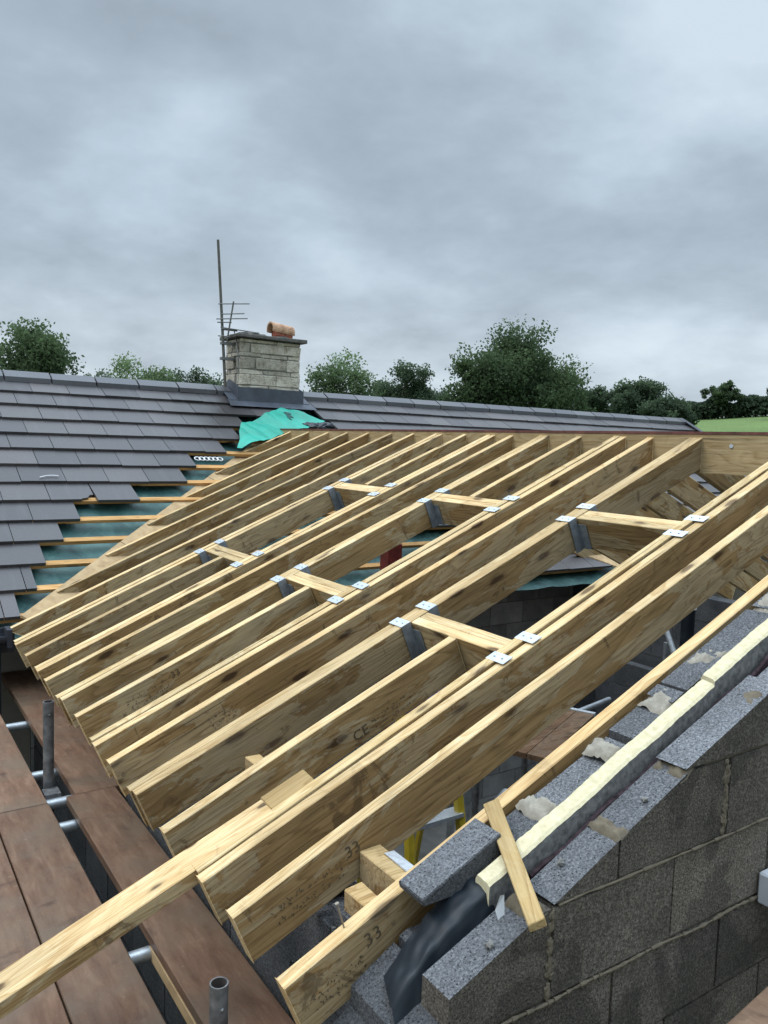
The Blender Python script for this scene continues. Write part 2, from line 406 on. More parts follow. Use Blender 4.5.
# ------------------------------------------------------------------ existing house
house = thing('house', 'single storey house under dark grey plain tiled roof, half stripped beside the new rafters', 'house', (-4, 4, GROUND))
hm = house.matrix_basis.inverted()
def hb(mb, name, mats, **k):
    o = mb.build(name, mats, house, **k); o.matrix_parent_inverse = Matrix.Translation((4, -4, -GROUND)); return o
XL, XR = -5.5, 11.15
def valley_x_left(y): return (y - 3.385) / .86          # x of the left valley
def valley_x_right(y): return 2 * W - valley_x_left(y)
tl = MB()
def tile(x0, x1, k, lift=0, mat=0, cut=None, skew=0, drop=0):
    s1 = OFF + GA * k; s0 = s1 - GA - .07
    if k == 0: return
    th = .025; g = .0026
    tint = R.random()
    dj = R.uniform(-.005, .005); lj = R.uniform(-.002, .003) + lift
    q = [(x0 + g, s0, -.031), (x1 - g, s0, -.031), (x1 - g + skew, s1 + dj + drop, lj), (x0 + g + skew, s1 + dj + drop, lj)]
    if cut: q = [q[0], q[1], (q[1][0], s1 - .075, -.006), (q[1][0] - .030, s1 - .070, -.006), (q[1][0] - .050, s1 - .030, -.003), (q[1][0] - .10, s1 - .012, -.001), (q[1][0] - .105, s1, lj), q[3]]
    top = [mainp(*p) for p in q]; bot = [mainp(p[0], p[1], p[2] - th) for p in q]
    n = len(q)
    tl.add(top + bot, [list(range(n)), list(range(2 * n - 1, n - 1, -1))] + [(i, n + i, n + (i + 1) % n, (i + 1) % n) for i in range(n)], mat, tint)
TWD = .344
ends = {1: 2.92, 2: 3.62, 3: 2.72, 4: 2.56, 5: 2.42, 6: 1.888, 7: 1.727, 8: 1.203, 9: .717, 10: .559, 11: .393, 12: .254, 13: .11}
ends[5] = 2.30
NR = 14
for k in range(1, NR):
    ph = (.013 if k % 2 else .013 + TWD / 2)
    i0 = math.floor((XL - ph) / TWD)
    y = YR - (OFF + GA * k) * CQ
    xr_start = max(valley_x_right(y) + .12, 3.72 if k == 1 else 3.78 if k == 2 else 3.86)
    if k > 4: xr_start = valley_x_right(y) + .12
    for i in range(i0, 60):
        a, b = ph + i * TWD, ph + (i + 1) * TWD
        a = max(a, XL); b2 = min(b, XR)
        if b2 - a > .02:
            if a < ends[k] - .06:
                e = min(b2, ends[k])
                last = k == 8 and b2 > ends[k] - .05; prev = k == 8 and not last and b2 > ends[k] - TWD - .05
                tile(a, e if e < b2 - .05 else b2 if b2 <= ends[k] + .02 else e, k, lift=.006 if last else 0, cut=prev, skew=.012 if last else 0, drop=.028 if last else 0)
            elif b2 > xr_start + .05: tile(max(a, xr_start), b2, k)
# tiles still lying on the old slope under the new rafters
for k, x0, x1 in ((7, 3.3, 5.0), (8, 3.3, 4.9), (9, 3.45, 5.1), (10, 3.62, 4.95), (13, 4.45, 5.5), (12, 5.0, 5.6)):
    x = x0
    while x < x1: tile(x, x + TWD, k); x += TWD
# rear slope as one tiled sheet
for k in range(1, NR):
    s1 = OFF + GA * k
    q = [(XL, s1 - GA), (XR, s1 - GA), (XR, s1), (XL, s1)]
    tl.add([(x, 2 * YR - (YR - s * CQ), ZR - s * SQ - (0.018 if j < 2 else 0)) for j, (x, s) in enumerate(q)], [(0, 1, 2, 3)], 0, R.random())
hb(tl, 'roof_tiling', ['tile'])['label'] = 'dark slate grey flat tiles in staggered courses'
# ridge
chx0, chx1, chy0, chy1 = 2.865, 3.625, 6.45, 6.86
rd = MB(); rd_left = None; x = XL - .1; i = 0
while x < XR:
    if not (chx0 - .03 <= x < chx1):
        L = min(.435, XR + .06 - x)
        if x < chx0 and x + L > chx0 - .02: L = chx0 - .02 - x
        for dx0, dx1, up in ((0, L - .016, 0),):
            jz = R.uniform(-.003, .003)
            if x > chx1 and rd_left is None: rd_left = rd; rd = MB()
            for sgn in (-1, 1):
                prof = [(0, .030), (.118, -.036), (.118, -.085), (0, -.01)]
                vs = []
                for xx in (x + dx0, x + dx1):
                    for (u, z) in prof: vs.append((xx, YR + sgn * u, ZR + z + up + jz))
                rd.add(vs, [(0, 1, 5, 4), (1, 2, 6, 5), (2, 3, 7, 6), (3, 2, 1, 0), (4, 5, 6, 7)], 0, R.random())
    x += .435; i += 1
    if chx0 - .06 < x < chx1: x = chx1 + .03
hb(rd, 'ridge', ['ridgetile']); hb(rd_left, 'ridge', ['ridgetile'])
vg = MB()
for sgn in (-1, 1):
    for (o0, o1, w) in ((.012, .03, .09), (-.14, .012, .02)):
        vs = []
        for s in (0.02, 3.78):
            for xx, oo in ((XR + .05 - w, o0), (XR + .05, o0), (XR + .05, o1), (XR + .05 - w, o1)):
                p = mainp(xx, s, oo); vs.append((p.x, p.y if sgn < 0 else 2 * YR - p.y, p.z))
        vg.add(vs, [(0, 1, 5, 4), (1, 2, 6, 5), (2, 3, 7, 6), (3, 0, 4, 7), (0, 1, 2, 3), (4, 5, 6, 7)])
hb(vg, 'verge', ['gutter'])
# underlay with sags between the rafters
ul = MB(); nx, ns = 150, 40; vs = []
for j in range(ns + 1):
    for i in range(nx + 1):
        xx = XL + .02 + (XR - XL - .04) * i / nx; s = .02 + 3.74 * j / ns
        sag = -.014 * abs(math.sin(math.pi * xx / .4)) + .010 * noise.noise(Vector((xx * 3, s * 5, 0))) + .006 * noise.noise(Vector((xx * 9, s * 12, 3)))
        vs.append(mainp(xx, s, -.098 + sag))
ul.add(vs, [(j * (nx + 1) + i, j * (nx + 1) + i + 1, (j + 1) * (nx + 1) + i + 1, (j + 1) * (nx + 1) + i) for j in range(ns) for i in range(nx)], 0, .5, True)
hb(ul, 'underlay', ['underlay'])
# battens: one part each where the stripped slope shows them
for k in range(3, NR):
    s = OFF + GA * k - .055
    y = YR - s * CQ
    mb = MB(); xa = ends[k] - .5; xb = valley_x_left(y) + .30
    vs = [mainp(x, s + a, o) for x in (xa, xb) for a, o in ((0, -.052), (.05, -.052), (.05, -.023), (0, -.023))]
    vs = [v + Vector((0, 0, R.uniform(-.002, .002))) for v in vs]
    mb.add(vs, [(0, 1, 5, 4), (1, 2, 6, 5), (2, 3, 7, 6), (3, 0, 4, 7), (3, 2, 1, 0), (4, 5, 6, 7)])
    hb(mb, 'batten', ['batten'])
    if k > 7:
        mb = MB(); xa = xb + .5; xb = 5.9 - R.uniform(0, .5)
        vs = [mainp(x, s + a, o) for x in (xa, xb) for a, o in ((0, -.052), (.05, -.052), (.05, -.023), (0, -.023))]
        mb.add(vs, [(0, 1, 5, 4), (1, 2, 6, 5), (2, 3, 7, 6), (3, 0, 4, 7), (3, 2, 1, 0), (4, 5, 6, 7)])
        hb(mb, 'batten', ['batten'])
# walls of the old house
def coursed(mb, fn, u0, u1, v0, v1, w0, w1, planes, ph, vph, jitter=0.0, bl=.445, bc=.225, mt=0, mm=1, topmat=None, topfn=None, jt=.010, rec=.007):
    """blocks of a wall leaf in the u-v plane, thickness w, clipped by half planes; a recessed mortar slab between"""
    base = [(u0 + .006, v0 + .003), (u1 - .006, v0 + .003), (u1 - .006, v1 - .006), (u0 + .006, v1 - .006)]
    slab = base
    for a, b, c in planes: slab = clip(slab, a, b, c - .034)
    mb.prism(slab, fn, w0 + rec, w1 - rec, mm, .5)
    k0 = math.floor((v0 - vph) / bc); k1 = math.ceil((v1 - vph) / bc)
    for k in range(k0, k1):
        va, vb = vph + k * bc + jt / 2, vph + (k + 1) * bc - jt / 2
        off = ph + (bl / 2 if k % 2 else 0)
        i0 = math.floor((u0 - off) / bl); i1 = math.ceil((u1 - off) / bl)
        for i in range(i0, i1):
            ua, ub = off + i * bl + jt / 2, off + (i + 1) * bl - jt / 2
            ua, ub, vaa, vbb = max(ua, u0), min(ub, u1), max(va, v0), min(vb, v1)
            if ub - ua < .01 or vbb - vaa < .01: continue
            p = [(ua, vaa), (ub, vaa), (ub, vbb), (ua, vbb)]
            o_ = R.uniform(-jitter * 1.5, jitter * .8); k_ = R.uniform(-.07, .07) if jitter else 0; uc = (ua + ub) / 2
            for a, b, c in planes: p = clip(p, a * (1 + k_), b, c + o_ + a * k_ * uc)
            if len(p) < 3: continue
            e = R.uniform(-.0018, .0018)
            mb.prism(p, fn, w0 + e, w1 + e, mt, R.random(), topmat, topfn)
fx = lambda u, v, w: (u, w, v)
fy = lambda u, v, w: (w, u, v)
hw = MB()
coursed(hw, fx, .25, 6.0, GROUND, -.12, 4.0, 4.12, [], .1, -.12)
hb(hw, 'wall', ['blockpale', 'mortargrey'])
hw = MB()
hw.box((XL + .3, 4.003, GROUND), (.246, 4.2, -.12)); hw.box((6.004, 4.003, GROUND), (XR - .1, 4.2, -.12)); hw.box((XL + .3, 9.2, GROUND), (XR - .1, 9.4, -.12))
for x in (XL + .3, XR - .3):
    hw.prism([(4.205, GROUND), (9.195, GROUND), (9.195, .25), (YR, ZR - .16), (4.205, .25)], fy, x, x + .2)
hb(hw, 'wall', ['render'])
sf = MB(); sf.box((XL + .1, 3.46, -.135), (.20, 3.998, -.123)); sf.box((6.05, 3.46, -.135), (XR - .05, 3.998, -.123)); sf.box((.3, 3.6, -.11), (6, 3.99, -.10))
hb(sf, 'soffit', ['soffit'])
fa = MB(); fa.box((XL, 3.44, -.16), (.06, 3.458, .0)); hb(fa, 'fascia', ['gutter']); fa = MB(); fa.box((6.1, 3.44, -.16), (XR, 3.458, 0))
hb(fa, 'fascia', ['gutter'])
for (xa, xb) in ((XL, .02), (6.2, XR)):
    gt = MB(); n = 10; pr = [(math.cos(math.pi + math.pi * i / n) * .055, math.sin(math.pi + math.pi * i / n) * .055) for i in range(n + 1)]
    pr2 = [(u * .92, v * .92) for u, v in pr[::-1]]
    gt.prism([(u + 3.375, v - .03) for u, v in pr + pr2], lambda u, v, w: (w, u, v), xa, xb)
    hb(gt, 'gutter', ['gutter'])
gt = MB(); gt.box((-.002, 3.315, -.10), (.028, 3.436, .012)); hb(gt, 'gutter_end', ['gutter'])
gt = MB(); gt.tube((-.06, 3.375, -.07), (-.06, 3.40, -.62), .034); hb(gt, 'downpipe', ['gutter'])
# chimney: coursed stone on the ridge
chx0, chx1, chy0, chy1 = 2.865, 3.625, 6.45, 6.86
cm = MB(); cm.box((chx0 + .012, chy0 + .012, 1.30), (chx1 - .012, chy1 - .012, 2.345), 1)
z = 1.795; hs = [.035, .125, .055, .135, .050, .105, .09]
for k, hh in enumerate(hs):
    if z + hh > 2.36: hh = 2.345 - z
    for (fa_, a0, a1) in (('f', chx0, chx1), ('b', chx0, chx1), ('l', chy0, chy1), ('r', chy0, chy1)):
        a = a0
        first = True
        while a < a1 - .005:
            L = R.uniform(.20, .52) if not (first and k % 2) else R.uniform(.09, .2)
            first = False
            b = min(a + L, a1)
            if a1 - b < .07: b = a1
            j = R.uniform(-.007, .008); d = .05
            t = R.random()
            aa, bb = a + .004, b - .004
            if fa_ == 'f': cm.box((aa, chy0 + j, z + .004), (bb, chy0 + d, z + hh - .004), 0, t, jit=.007)
            elif fa_ == 'b': cm.box((aa, chy1 - d, z + .004), (bb, chy1 + j, z + hh - .004), 0, t, jit=.004)
            elif fa_ == 'l': cm.box((chx0 + j, aa + .052, z + .004), (chx0 + d, bb - .052 if bb > chy1 - .02 else bb, z + hh - .004), 0, t, jit=.003)
            else: cm.box((chx1 - d, aa + .052, z + .004), (chx1 + j, bb - .052 if bb > chy1 - .02 else bb, z + hh - .004), 0, t, jit=.003)
            a = b
    z += hh
ch = hb(cm, 'chimney', ['stone', 'mortargrey'], bevel=.006)
def cpart(mb, name, mats, **k):
    o = mb.build(name, mats, ch, **k); o.matrix_parent_inverse = Matrix.Translation((0, 0, 0)); return o
cp = MB(); cp.box((chx0 - .055, chy0 - .055, 2.35), (chx1 + .055, chy1 + .055, 2.392), 0, jit=.004)
cpart(cp, 'cap_slab', ['slab'], bevel=.006)
lm = MB()
for i, (x, y, a, b, c) in enumerate(((3.05, 6.6, .16, .12, .05), (3.2, 6.7, .14, .1, .045), (2.95, 6.72, .09, .1, .03), (3.45, 6.66, .17, .13, .035))): lm.lump((x, y, 2.392), a, b, c, seed=i, amp=.4)
cpart(lm, 'flaunching', ['slab'])
pt = MB()
for i in range(3):
    for jx in range(2): pt.box((3.385 + jx * .10, 6.58, 2.40 + i * .034), (3.481 + jx * .10, 6.74, 2.430 + i * .034), 0, jit=.003)
cpart(pt, 'pot', ['redbrick'])
hd = MB(); n = 14
pr = [(6.66 + .092 * math.cos(a), 2.515 + .085 * math.sin(a)) for a in [math.radians(-22 + 224 * i / n) for i in range(n + 1)]]
pr2 = [(6.66 + .074 * math.cos(a), 2.515 + .067 * math.sin(a)) for a in [math.radians(202 - 224 * i / n) for i in range(n + 1)]]
hd.prism(pr + pr2, lambda u, v, w: (w, u, v + (w - 3.3) * -.12), 3.325, 3.605)
cpart(hd, 'hood', ['terracotta'])
fl = MB()
zf = ZR - (YR - chy0) / CQ * SQ
fl.box((chx0 - .03, chy0 - .03, zf - .10), (chx1 + .03, chy0 - .004, 1.80), 0, jit=.004)
def side(x0, x1):
    vs = []
    for x in (x0, x1):
        for (y, z) in ((chy0 - .03, zf - .05), (YR, ZR + .02), (chy1 + .03, zf - .05), (chy1 + .03, 1.80), (YR, 1.90), (chy0 - .03, 1.80)): vs.append((x, y, z))
    fl.add(vs, [(0, 1, 2, 3, 4, 5), (11, 10, 9, 8, 7, 6)] + [(i, (i + 1) % 6, 6 + (i + 1) % 6, 6 + i) for i in range(6)])
side(chx0 - .025, chx0 - .005); side(chx1 + .005, chx1 + .025)
s_b = (YR - chy0 + .02) / CQ
fl.add([mainp(x, s, o) for x, s, o in ((chx0 - .14, s_b - .03, .012), (chx1 + .14, s_b - .03, .012), (chx1 + .16, s_b + .13, .010), (chx0 - .16, s_b + .13, .010))], [(0, 1, 2, 3)])
fl.add([mainp(x, s, o) for x, s, o in ((chx0 - .13, .06, .016), (chx0 - .02, .06, .016), (chx0 - .02, s_b, .016), (chx0 - .13, s_b, .016))], [(0, 1, 2, 3)])
fl.add([mainp(x, s, o) for x, s, o in ((chx1 + .02, .06, .016), (chx1 + .11, .06, .016), (chx1 + .12, s_b, .016), (chx1 + .02, s_b, .016))], [(0, 1, 2, 3)])
cpart(fl, 'flashing', ['lead'])

# ------------------------------------------------------------------ TV aerial
ae = thing('tv_aerial', 'thin leaning TV aerial mast with short rods beside the stone chimney', 'aerial', (2.76, 6.60, 1.85))
aI = Matrix.Translation((-2.76, -6.60, -1.85))
def ab(mb, name, mats):
    o = mb.build(name, mats, ae); o.matrix_parent_inverse = aI; return o
mb = MB(); mb.tube((2.758, 6.60, 1.80), (2.647, 6.60, 3.40), .0165, .0145, 10); ab(mb, 'mast', ['mast'])
mb = MB(); mb.tube((2.755, 6.56, 2.31), (2.80, 6.50, 2.74), .009, n=6); mb.tube((2.70, 6.6, 2.44), (2.86, 6.52, 2.43), .013, n=6); ab(mb, 'boom', ['alu'])
for z, xa, xb, t in ((2.71, 2.63, 2.99, .03), (2.60, 2.66, 2.93, .025), (2.545, 2.61, 2.97, .03), (2.50, 2.62, 2.78, .01), (2.44, 2.66, 2.98, -.01), (2.35, 2.63, 2.76, .0)):
    mb = MB(); y = 6.52; mb.tube((xa, y, z - t * .5), (xb, y - .02, z + t * .9), .0062, n=6); ab(mb, 'rod', ['alu'])
mb = MB()
for z in (2.10, 2.27): mb.box((2.70, 6.57, z), (2.87, 6.63, z + .03))
mb.path([(2.83, 6.55, 2.44), (2.85, 6.52, 2.30), (2.84, 6.45, 2.18), (2.85, 6.44, 1.95)], .006, 6); ab(mb, 'bracket', ['alu'])

# ------------------------------------------------------------------ new roof frame
rf = thing('roof_frame', 'new pale softwood rafters with ridge board and three framed openings, roof still bare', 'roof frame', (0, 0, 0))
def stamp(text, parent, x, z, size, yl, shear=0.0, rotz=0):
    cu = bpy.data.curves.new('stamp', 'FONT'); cu.body = text; cu.size = size; cu.space_character = 1.05
    tmp = bpy.data.objects.new('tmp', cu); COL.objects.link(tmp)
    dg = bpy.context.evaluated_depsgraph_get(); me = bpy.data.meshes.new_from_object(tmp.evaluated_get(dg))
    bpy.data.objects.remove(tmp); me.materials.clear(); me.materials.append(M['ink'])
    o = bpy.data.objects.new('stamp', me); COL.objects.link(o); o.parent = parent
    o.location = (x, yl, z); o.rotation_euler = (math.pi / 2, 0, 0); return o
def rafter(yc, x0=0.0, x1=W - .024, label=None, foot=None, name='rafter', d=RD, flip=False, jit=True, stamps=()):
    """a rafter ply centred on y=yc from x0 to x1 (plan), square cut at the eaves and plumb at the ridge"""
    L = (x1 - x0) / math.cos(T); k = d * TT
    xl = R.uniform(-.008, .006) if jit and x0 == 0 else 0
    a = [(xl, 0), (L, 0), (L - (k if x1 > W - .1 else 0), -d), (xl + (foot or 0), -d)]
    hw_ = RW / 2 - .0008
    mb = MB()
    NS = 10; by = R.uniform(-.005, .005) if jit else 0; bz = R.uniform(-.004, .005)      # sawn timber is never dead straight
    vs = []
    for i in range(NS + 1):
        t_ = i / NS; oy = by * math.sin(math.pi * t_) + (.0012 * noise.noise(Vector((t_ * 7, yc * 9, x0))) if 0 < i < NS else 0); oz = bz * math.sin(math.pi * t_)
        tu = a[0][0] + (a[1][0] - a[0][0]) * t_; bu = a[3][0] + (a[2][0] - a[3][0]) * t_
        vs += [(tu, -hw_ + oy, oz), (tu, hw_ + oy, oz), (bu, hw_ + oy, oz - d), (bu, -hw_ + oy, oz - d)]
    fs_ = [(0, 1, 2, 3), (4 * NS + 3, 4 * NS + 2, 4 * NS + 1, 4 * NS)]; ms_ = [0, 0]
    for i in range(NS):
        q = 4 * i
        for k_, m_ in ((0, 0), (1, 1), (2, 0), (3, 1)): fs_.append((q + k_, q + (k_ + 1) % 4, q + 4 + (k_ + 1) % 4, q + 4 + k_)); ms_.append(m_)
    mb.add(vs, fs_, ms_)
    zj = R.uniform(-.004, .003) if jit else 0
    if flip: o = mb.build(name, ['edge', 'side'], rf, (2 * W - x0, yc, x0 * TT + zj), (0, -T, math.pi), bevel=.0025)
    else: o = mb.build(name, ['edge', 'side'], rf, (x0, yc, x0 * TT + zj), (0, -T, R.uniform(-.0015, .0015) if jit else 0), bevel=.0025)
    if label: o['label'] = label
    for (tx, x, z, sz) in stamps:
        if tx is None: smudge(o, x, x + sz, z, -hw_ - .0012 + by * math.sin(math.pi * (x + sz / 2) / L) - (abs(by) * .25) - .0010)
        else: stamp(tx, o, x, z, sz, -hw_ - .0009 + by * math.sin(math.pi * (x + .04) / L) - .0014)
    return o
def smudge(parent, x0, x1, z, yl, rows=2, hh=.022, dens=1.0):
    """illegible ink: rows of short broken strokes"""
    mb = MB()
    for r_i in range(rows):
        x = x0
        while x < x1:
            for _ in range(R.choice((1, 2, 2, 3))):
                zz = z - r_i * hh * 1.5 + R.uniform(0, hh); xx = x + R.uniform(0, .010); a = R.uniform(0, 3.14); l = R.uniform(.004, .010); w = .0012
                dx, dz = math.cos(a) * l, math.sin(a) * l; nx_, nz_ = -math.sin(a) * w, math.cos(a) * w
                mb.add([(xx - nx_, yl, zz - nz_), (xx + nx_, yl, zz + nz_), (xx + dx + nx_, yl, zz + dz + nz_), (xx + dx - nx_, yl, zz + dz - nz_)], [(0, 1, 2, 3)])
            x += R.uniform(.011, .019) / dens
    o = mb.build('ink_mark', ['ink'], parent); return o
HL0, HL1 = 1.142, 1.228       # lower trimmers (plan x)
HU0, HU1 = 2.10, 2.186        # upper trimmers
doubles = [3.04, 2.43, 1.89, 1.265, .745, .118]
for y in doubles:
    rafter(y + .0235, label='doubled rafter ply beside a framed opening'); rafter(y - .0235)
rafter(2.213); rafter(1.043, stamps=[(None, .40, -.08, .12)])
rafter(-.106, stamps=[(None, .10, -.08, .24), ('33', .345, -.075, .05)])
rafter(-.409, label='lowest rafter beside the block gable wall', stamps=[('33', .21, -.065, .05), (None, .04, -.09, .17)])
rafter(2.72, 0, HL0 - .004, label='short rafter cut off below an opening'); rafter(1.59, 0, HL0 - .004, stamps=[('33', .44, -.065, .045), (None, .22, -.075, .20)])
rafter(.414, 0, HL0 - .004, stamps=[('CE', .70, -.125, .055), (None, .79, -.105, .20)])
rafter(2.72, HU1 + .004); rafter(1.59, HU1 + .004)
for y in (3.385, 3.71, 4.07, 4.43, 4.785, 5.185, 5.58):
    xf = valley_x_left(y) - .01
    rafter(y, max(xf, .0), jit=False, label='jack rafter dying on the valley board', foot=RD * .9)
# far slope
for y in [-.409, .0, .40, .80, 1.2, 1.6, 2.0, 2.4, 2.8, 3.2]:
    rafter(y, 0, flip=True)
for y in (3.7, 4.1, 4.5, 4.9, 5.3, 5.7):
    rafter(y, valley_x_left(y), flip=True, foot=RD * .9)
# ridge board and its reddish edge
mb = MB(); mb.box((0, -.0225, -.208), (6.52, .0225, 0)); o = mb.build('ridge_board', ['ridge'], rf, (W, -.50, 1.333), (0, 0, math.pi / 2))
mb.__init__(); mb.box((W - .026, -.50, 1.3345), (W + .026, 6.02, 1.350)); mb.build('ridge_capping', ['redcap'], rf)
mb = MB(); mb.tube((W - .0235, .53, 1.275), (W - .027, .53, 1.275), .011); mb.build('bolt', ['galv'], rf)
# trimmers with hangers
def header(xa, xb, ya, yb, nply=2):
    """double trimmer square to the rafters between faces ya<yb"""
    o0 = None
    for i in range(nply):
        xc = xa + (xb - xa) * (i + .5) / nply
        mb = MB(); hw_ = (xb - xa) / nply / math.cos(T) / 2 - .0008; L = yb - ya - .004
        vs = [(u, s * hw_, v) for s in (-1, 1) for u, v in ((0, 0), (L, 0), (L, -RD), (0, -RD))]
        mb.add(vs, [(0, 1, 2, 3), (7, 6, 5, 4), (0, 4, 5, 1), (1, 5, 6, 2), (2, 6, 7, 3), (3, 7, 4, 0)], [1, 1, 0, 0, 1, 0])
        o = mb.build('trimmer', ['edge', 'side'], rf, bevel=.0025)
        # local: X along +Y world, Y = -(slope dir), Z = roof normal
        ux = Vector((0, 1, 0)); uz = Vector((-math.sin(T), 0, math.cos(T))); uy = uz.cross(ux)
        mx = Matrix((ux, uy, uz)).transposed().to_4x4(); mx.translation = roofp(xc, ya + .002, R.uniform(-.003, .001)); o.matrix_basis = mx
        o0 = o0 or o
    # hangers: flap over the trimmer rafter, strap down its face, stirrup under the trimmer
    for (yy, sg) in ((ya, -1), (yb, 1)):
        mb = MB(); wd = (xb - xa) / math.cos(T)
        l0 = wd / 2 * -1
        c = roofp((xa + xb) / 2, yy)
        ux = Vector((math.cos(T), 0, math.sin(T))); uy = Vector((0, 1, 0)); uz = Vector((-math.sin(T), 0, math.cos(T)))
        mx = Matrix((ux, uy, uz)).transposed().to_4x4(); mx.translation = c
        t = .0022
        for s in (-1, 1):
            a, b = (wd / 2 + .003, wd / 2 + .052) if s > 0 else (-wd / 2 - .052, -wd / 2 - .003)
            fl_ = sorted((sg * .004 * -1, sg * R.uniform(.082, .094)))
            mb.box((a, fl_[0], .0035), (b, fl_[1], .0035 + t), 0, .5, mx)
            st = sorted((-sg * .0012, -sg * (.0012 + t)))
            mb.box((a, st[0], -RD - .01), (b, st[1], .0035), 1, .5, mx)
            cheek = (wd / 2 + .0015, wd / 2 + .0015 + t) if s > 0 else (-wd / 2 - .0015 - t, -wd / 2 - .0015)
            yr_ = sorted((-sg * .004, -sg * .055))
            mb.box((cheek[0], yr_[0], -RD - .003), (cheek[1], yr_[1], -.03), 1, .5, mx)
            for q in (.02, .06):   # nails
                mb.lump(mx @ Vector(((a + b) / 2, sg * q, .0065)), .004, .004, .0015, 1, seed=q)
        mb.box((-wd / 2 - .0015, sorted((-sg * .004, -sg * .055))[0], -RD - .006), (wd / 2 + .0015, sorted((-sg * .004, -sg * .055))[1], -RD - .0035), 1, .5, mx)
        h = mb.build('joist_hanger', ['galv', 'galvdull'], o0)
        h.matrix_parent_inverse = o0.matrix_basis.inverted()
for (yl, yu) in ((.118, .745), (1.265, 1.89), (2.43, 3.04)):
    header(HL0, HL1, yl + .047, yu - .047); header(HU0, HU1, yl + .047, yu - .047)
# valley boards: on the old slope under the jack rafters
mb = MB()
def vline(t, d, o):     # t 0..1 up the left valley, d metres towards the old tiles
    x = W * t * .9; y = 3.385 + .86 * x
    dx, dy = -.652 * d, .758 * d
    return Vector((x + dx, y + dy, x * TT + dy * math.tan(Q) + o))
segs = [(.045, .34), (.342, .72), (.722, 1.0)]
for a, b in segs:
    vs = [vline(t, d, o) for t in (a, b) for d, o in ((.022, -.022), (.022, -.005), (-.17, -.005), (-.17, -.022))]
    mb.add(vs, [(0, 1, 5, 4), (1, 2, 6, 5), (2, 3, 7, 6), (3, 0, 4, 7), (0, 1, 2, 3), (7, 6, 5, 4)])
o = mb.build('valley_board', ['osb'], rf); o['label'] = 'tan sheet laid along the valley against the old tiles'
mb = MB()
for a, b in segs:
    vs = []
    for t in (a, b):
        for d, o_ in ((.022, -.022), (.022, -.005), (-.17, -.005), (-.17, -.022)):
            p = vline(t, d, o_); vs.append((2 * W - p.x, p.y, p.z))
    mb.add(vs, [(0, 1, 5, 4), (1, 2, 6, 5), (2, 3, 7, 6), (3, 0, 4, 7), (0, 1, 2, 3), (7, 6, 5, 4)])
mb.build('valley_board', ['osb'], rf)
# wall plate and loose looking packers
mb = MB(); mb.box((.455, -.36, -.075), (.555, 3.6, -.012)); mb.build('wall_plate', ['fresh'], rf)
for (x0, x1, y0, y1, z0, z1) in ((.385, .455, -.383, -.135, -.01, .082), (.30, .35, -.383, -.20, -.04, .030), (.36, .415, .50, .60, -.01, .105)):
    mb = MB(); mb.box((x0, y0, z0), (x1, y1, z1), [1, 0, 1, 1, 1, 1], jit=.004); mb.build('noggin', ['fresh', 'side'], rf, bevel=.003)
mb = MB(); mb.box((0, 0, -.09), (.165, .118, -.004), [1, 0, 1, 1, 1, 1], jit=.003)
o = mb.build('noggin', ['fresh', 'side'], rf, (.262, .165, .262 * TT - .012), (0, -T, -.03), bevel=.004)
mb = MB(); mb.box((.43, -.33, .086), (.462, -.19, .0885), 0, .5, None, .002); mb.build('strap', ['galv'], rf)

# loose items on the frame
pl = MB()
L = 1.325
pl.box((0, 0, -.047), (L, .118, 0), [1, 0, 1, 0, 1, 0])
plank = pl.build('plank', ['knotty', 'side'], None, (-.965, .172, -.965 * TT + .004), (0, -T, math.radians(-2.2)), bevel=.003)
tag(plank, 'long pale knotty plank sticking out past the eaves over the brown scaffold boards', 'plank')
st = MB(); st.box((0, -.021, 0), (.425, .021, .022), 0, jit=.003)
d = Vector((.405 - .612, -.822 - (-.425), .04 - .04)); 
stick = st.build('timber_offcut', ['fresh', 'fresh'], None, bevel=.002)
ux = (roofp(.421, -.793, .016) - roofp(.612, -.423, .012)).normalized(); uz = Vector((-math.sin(T), 0, math.cos(T))); uy = uz.cross(ux).normalized(); uz = ux.cross(uy)
mx = Matrix((ux, uy, uz)).transposed().to_4x4(); mx.translation = roofp(.612, -.423, .012); stick.matrix_basis = mx
tag(stick, 'short split timber stick laid across the pale insulation strip', 'timber offcut')
# screw standing in the lowest rafter
nl = MB(); b0 = roofp(.172, -.402, -.005); b1 = b0 + Vector((-.018, .006, .062)); nl.tube(b0, b1, .0022, n=6); nl.tube(b1, b1 + (b1 - b0).normalized() * .003, .0055, n=8)
tag(nl.build('screw', ['rust']), 'steel screw standing proud of the lowest rafter near the eaves', 'screw')
# raked block lying on the inner leaf
bk = MB()
P = [roofp(.295, -.545, .046), roofp(.535, -.545, .046), roofp(.535, -.445, .046), roofp(.295, -.445, .046)]
Q_ = [roofp(.300, -.545, .026), roofp(.535, -.545, -.075), roofp(.535, -.445, -.075), roofp(.300, -.445, .026)]
bk.add(P + Q_, [(0, 1, 2, 3), (7, 6, 5, 4), (0, 4, 5, 1), (1, 5, 6, 2), (2, 6, 7, 3), (3, 7, 4, 0)], [1, 0, 0, 0, 0, 0])
tag(bk.build('concrete_block', ['blockin', 'blockcut'], bevel=.003), 'wedge cut grey concrete block perched loose against the lowest rafter', 'concrete block')

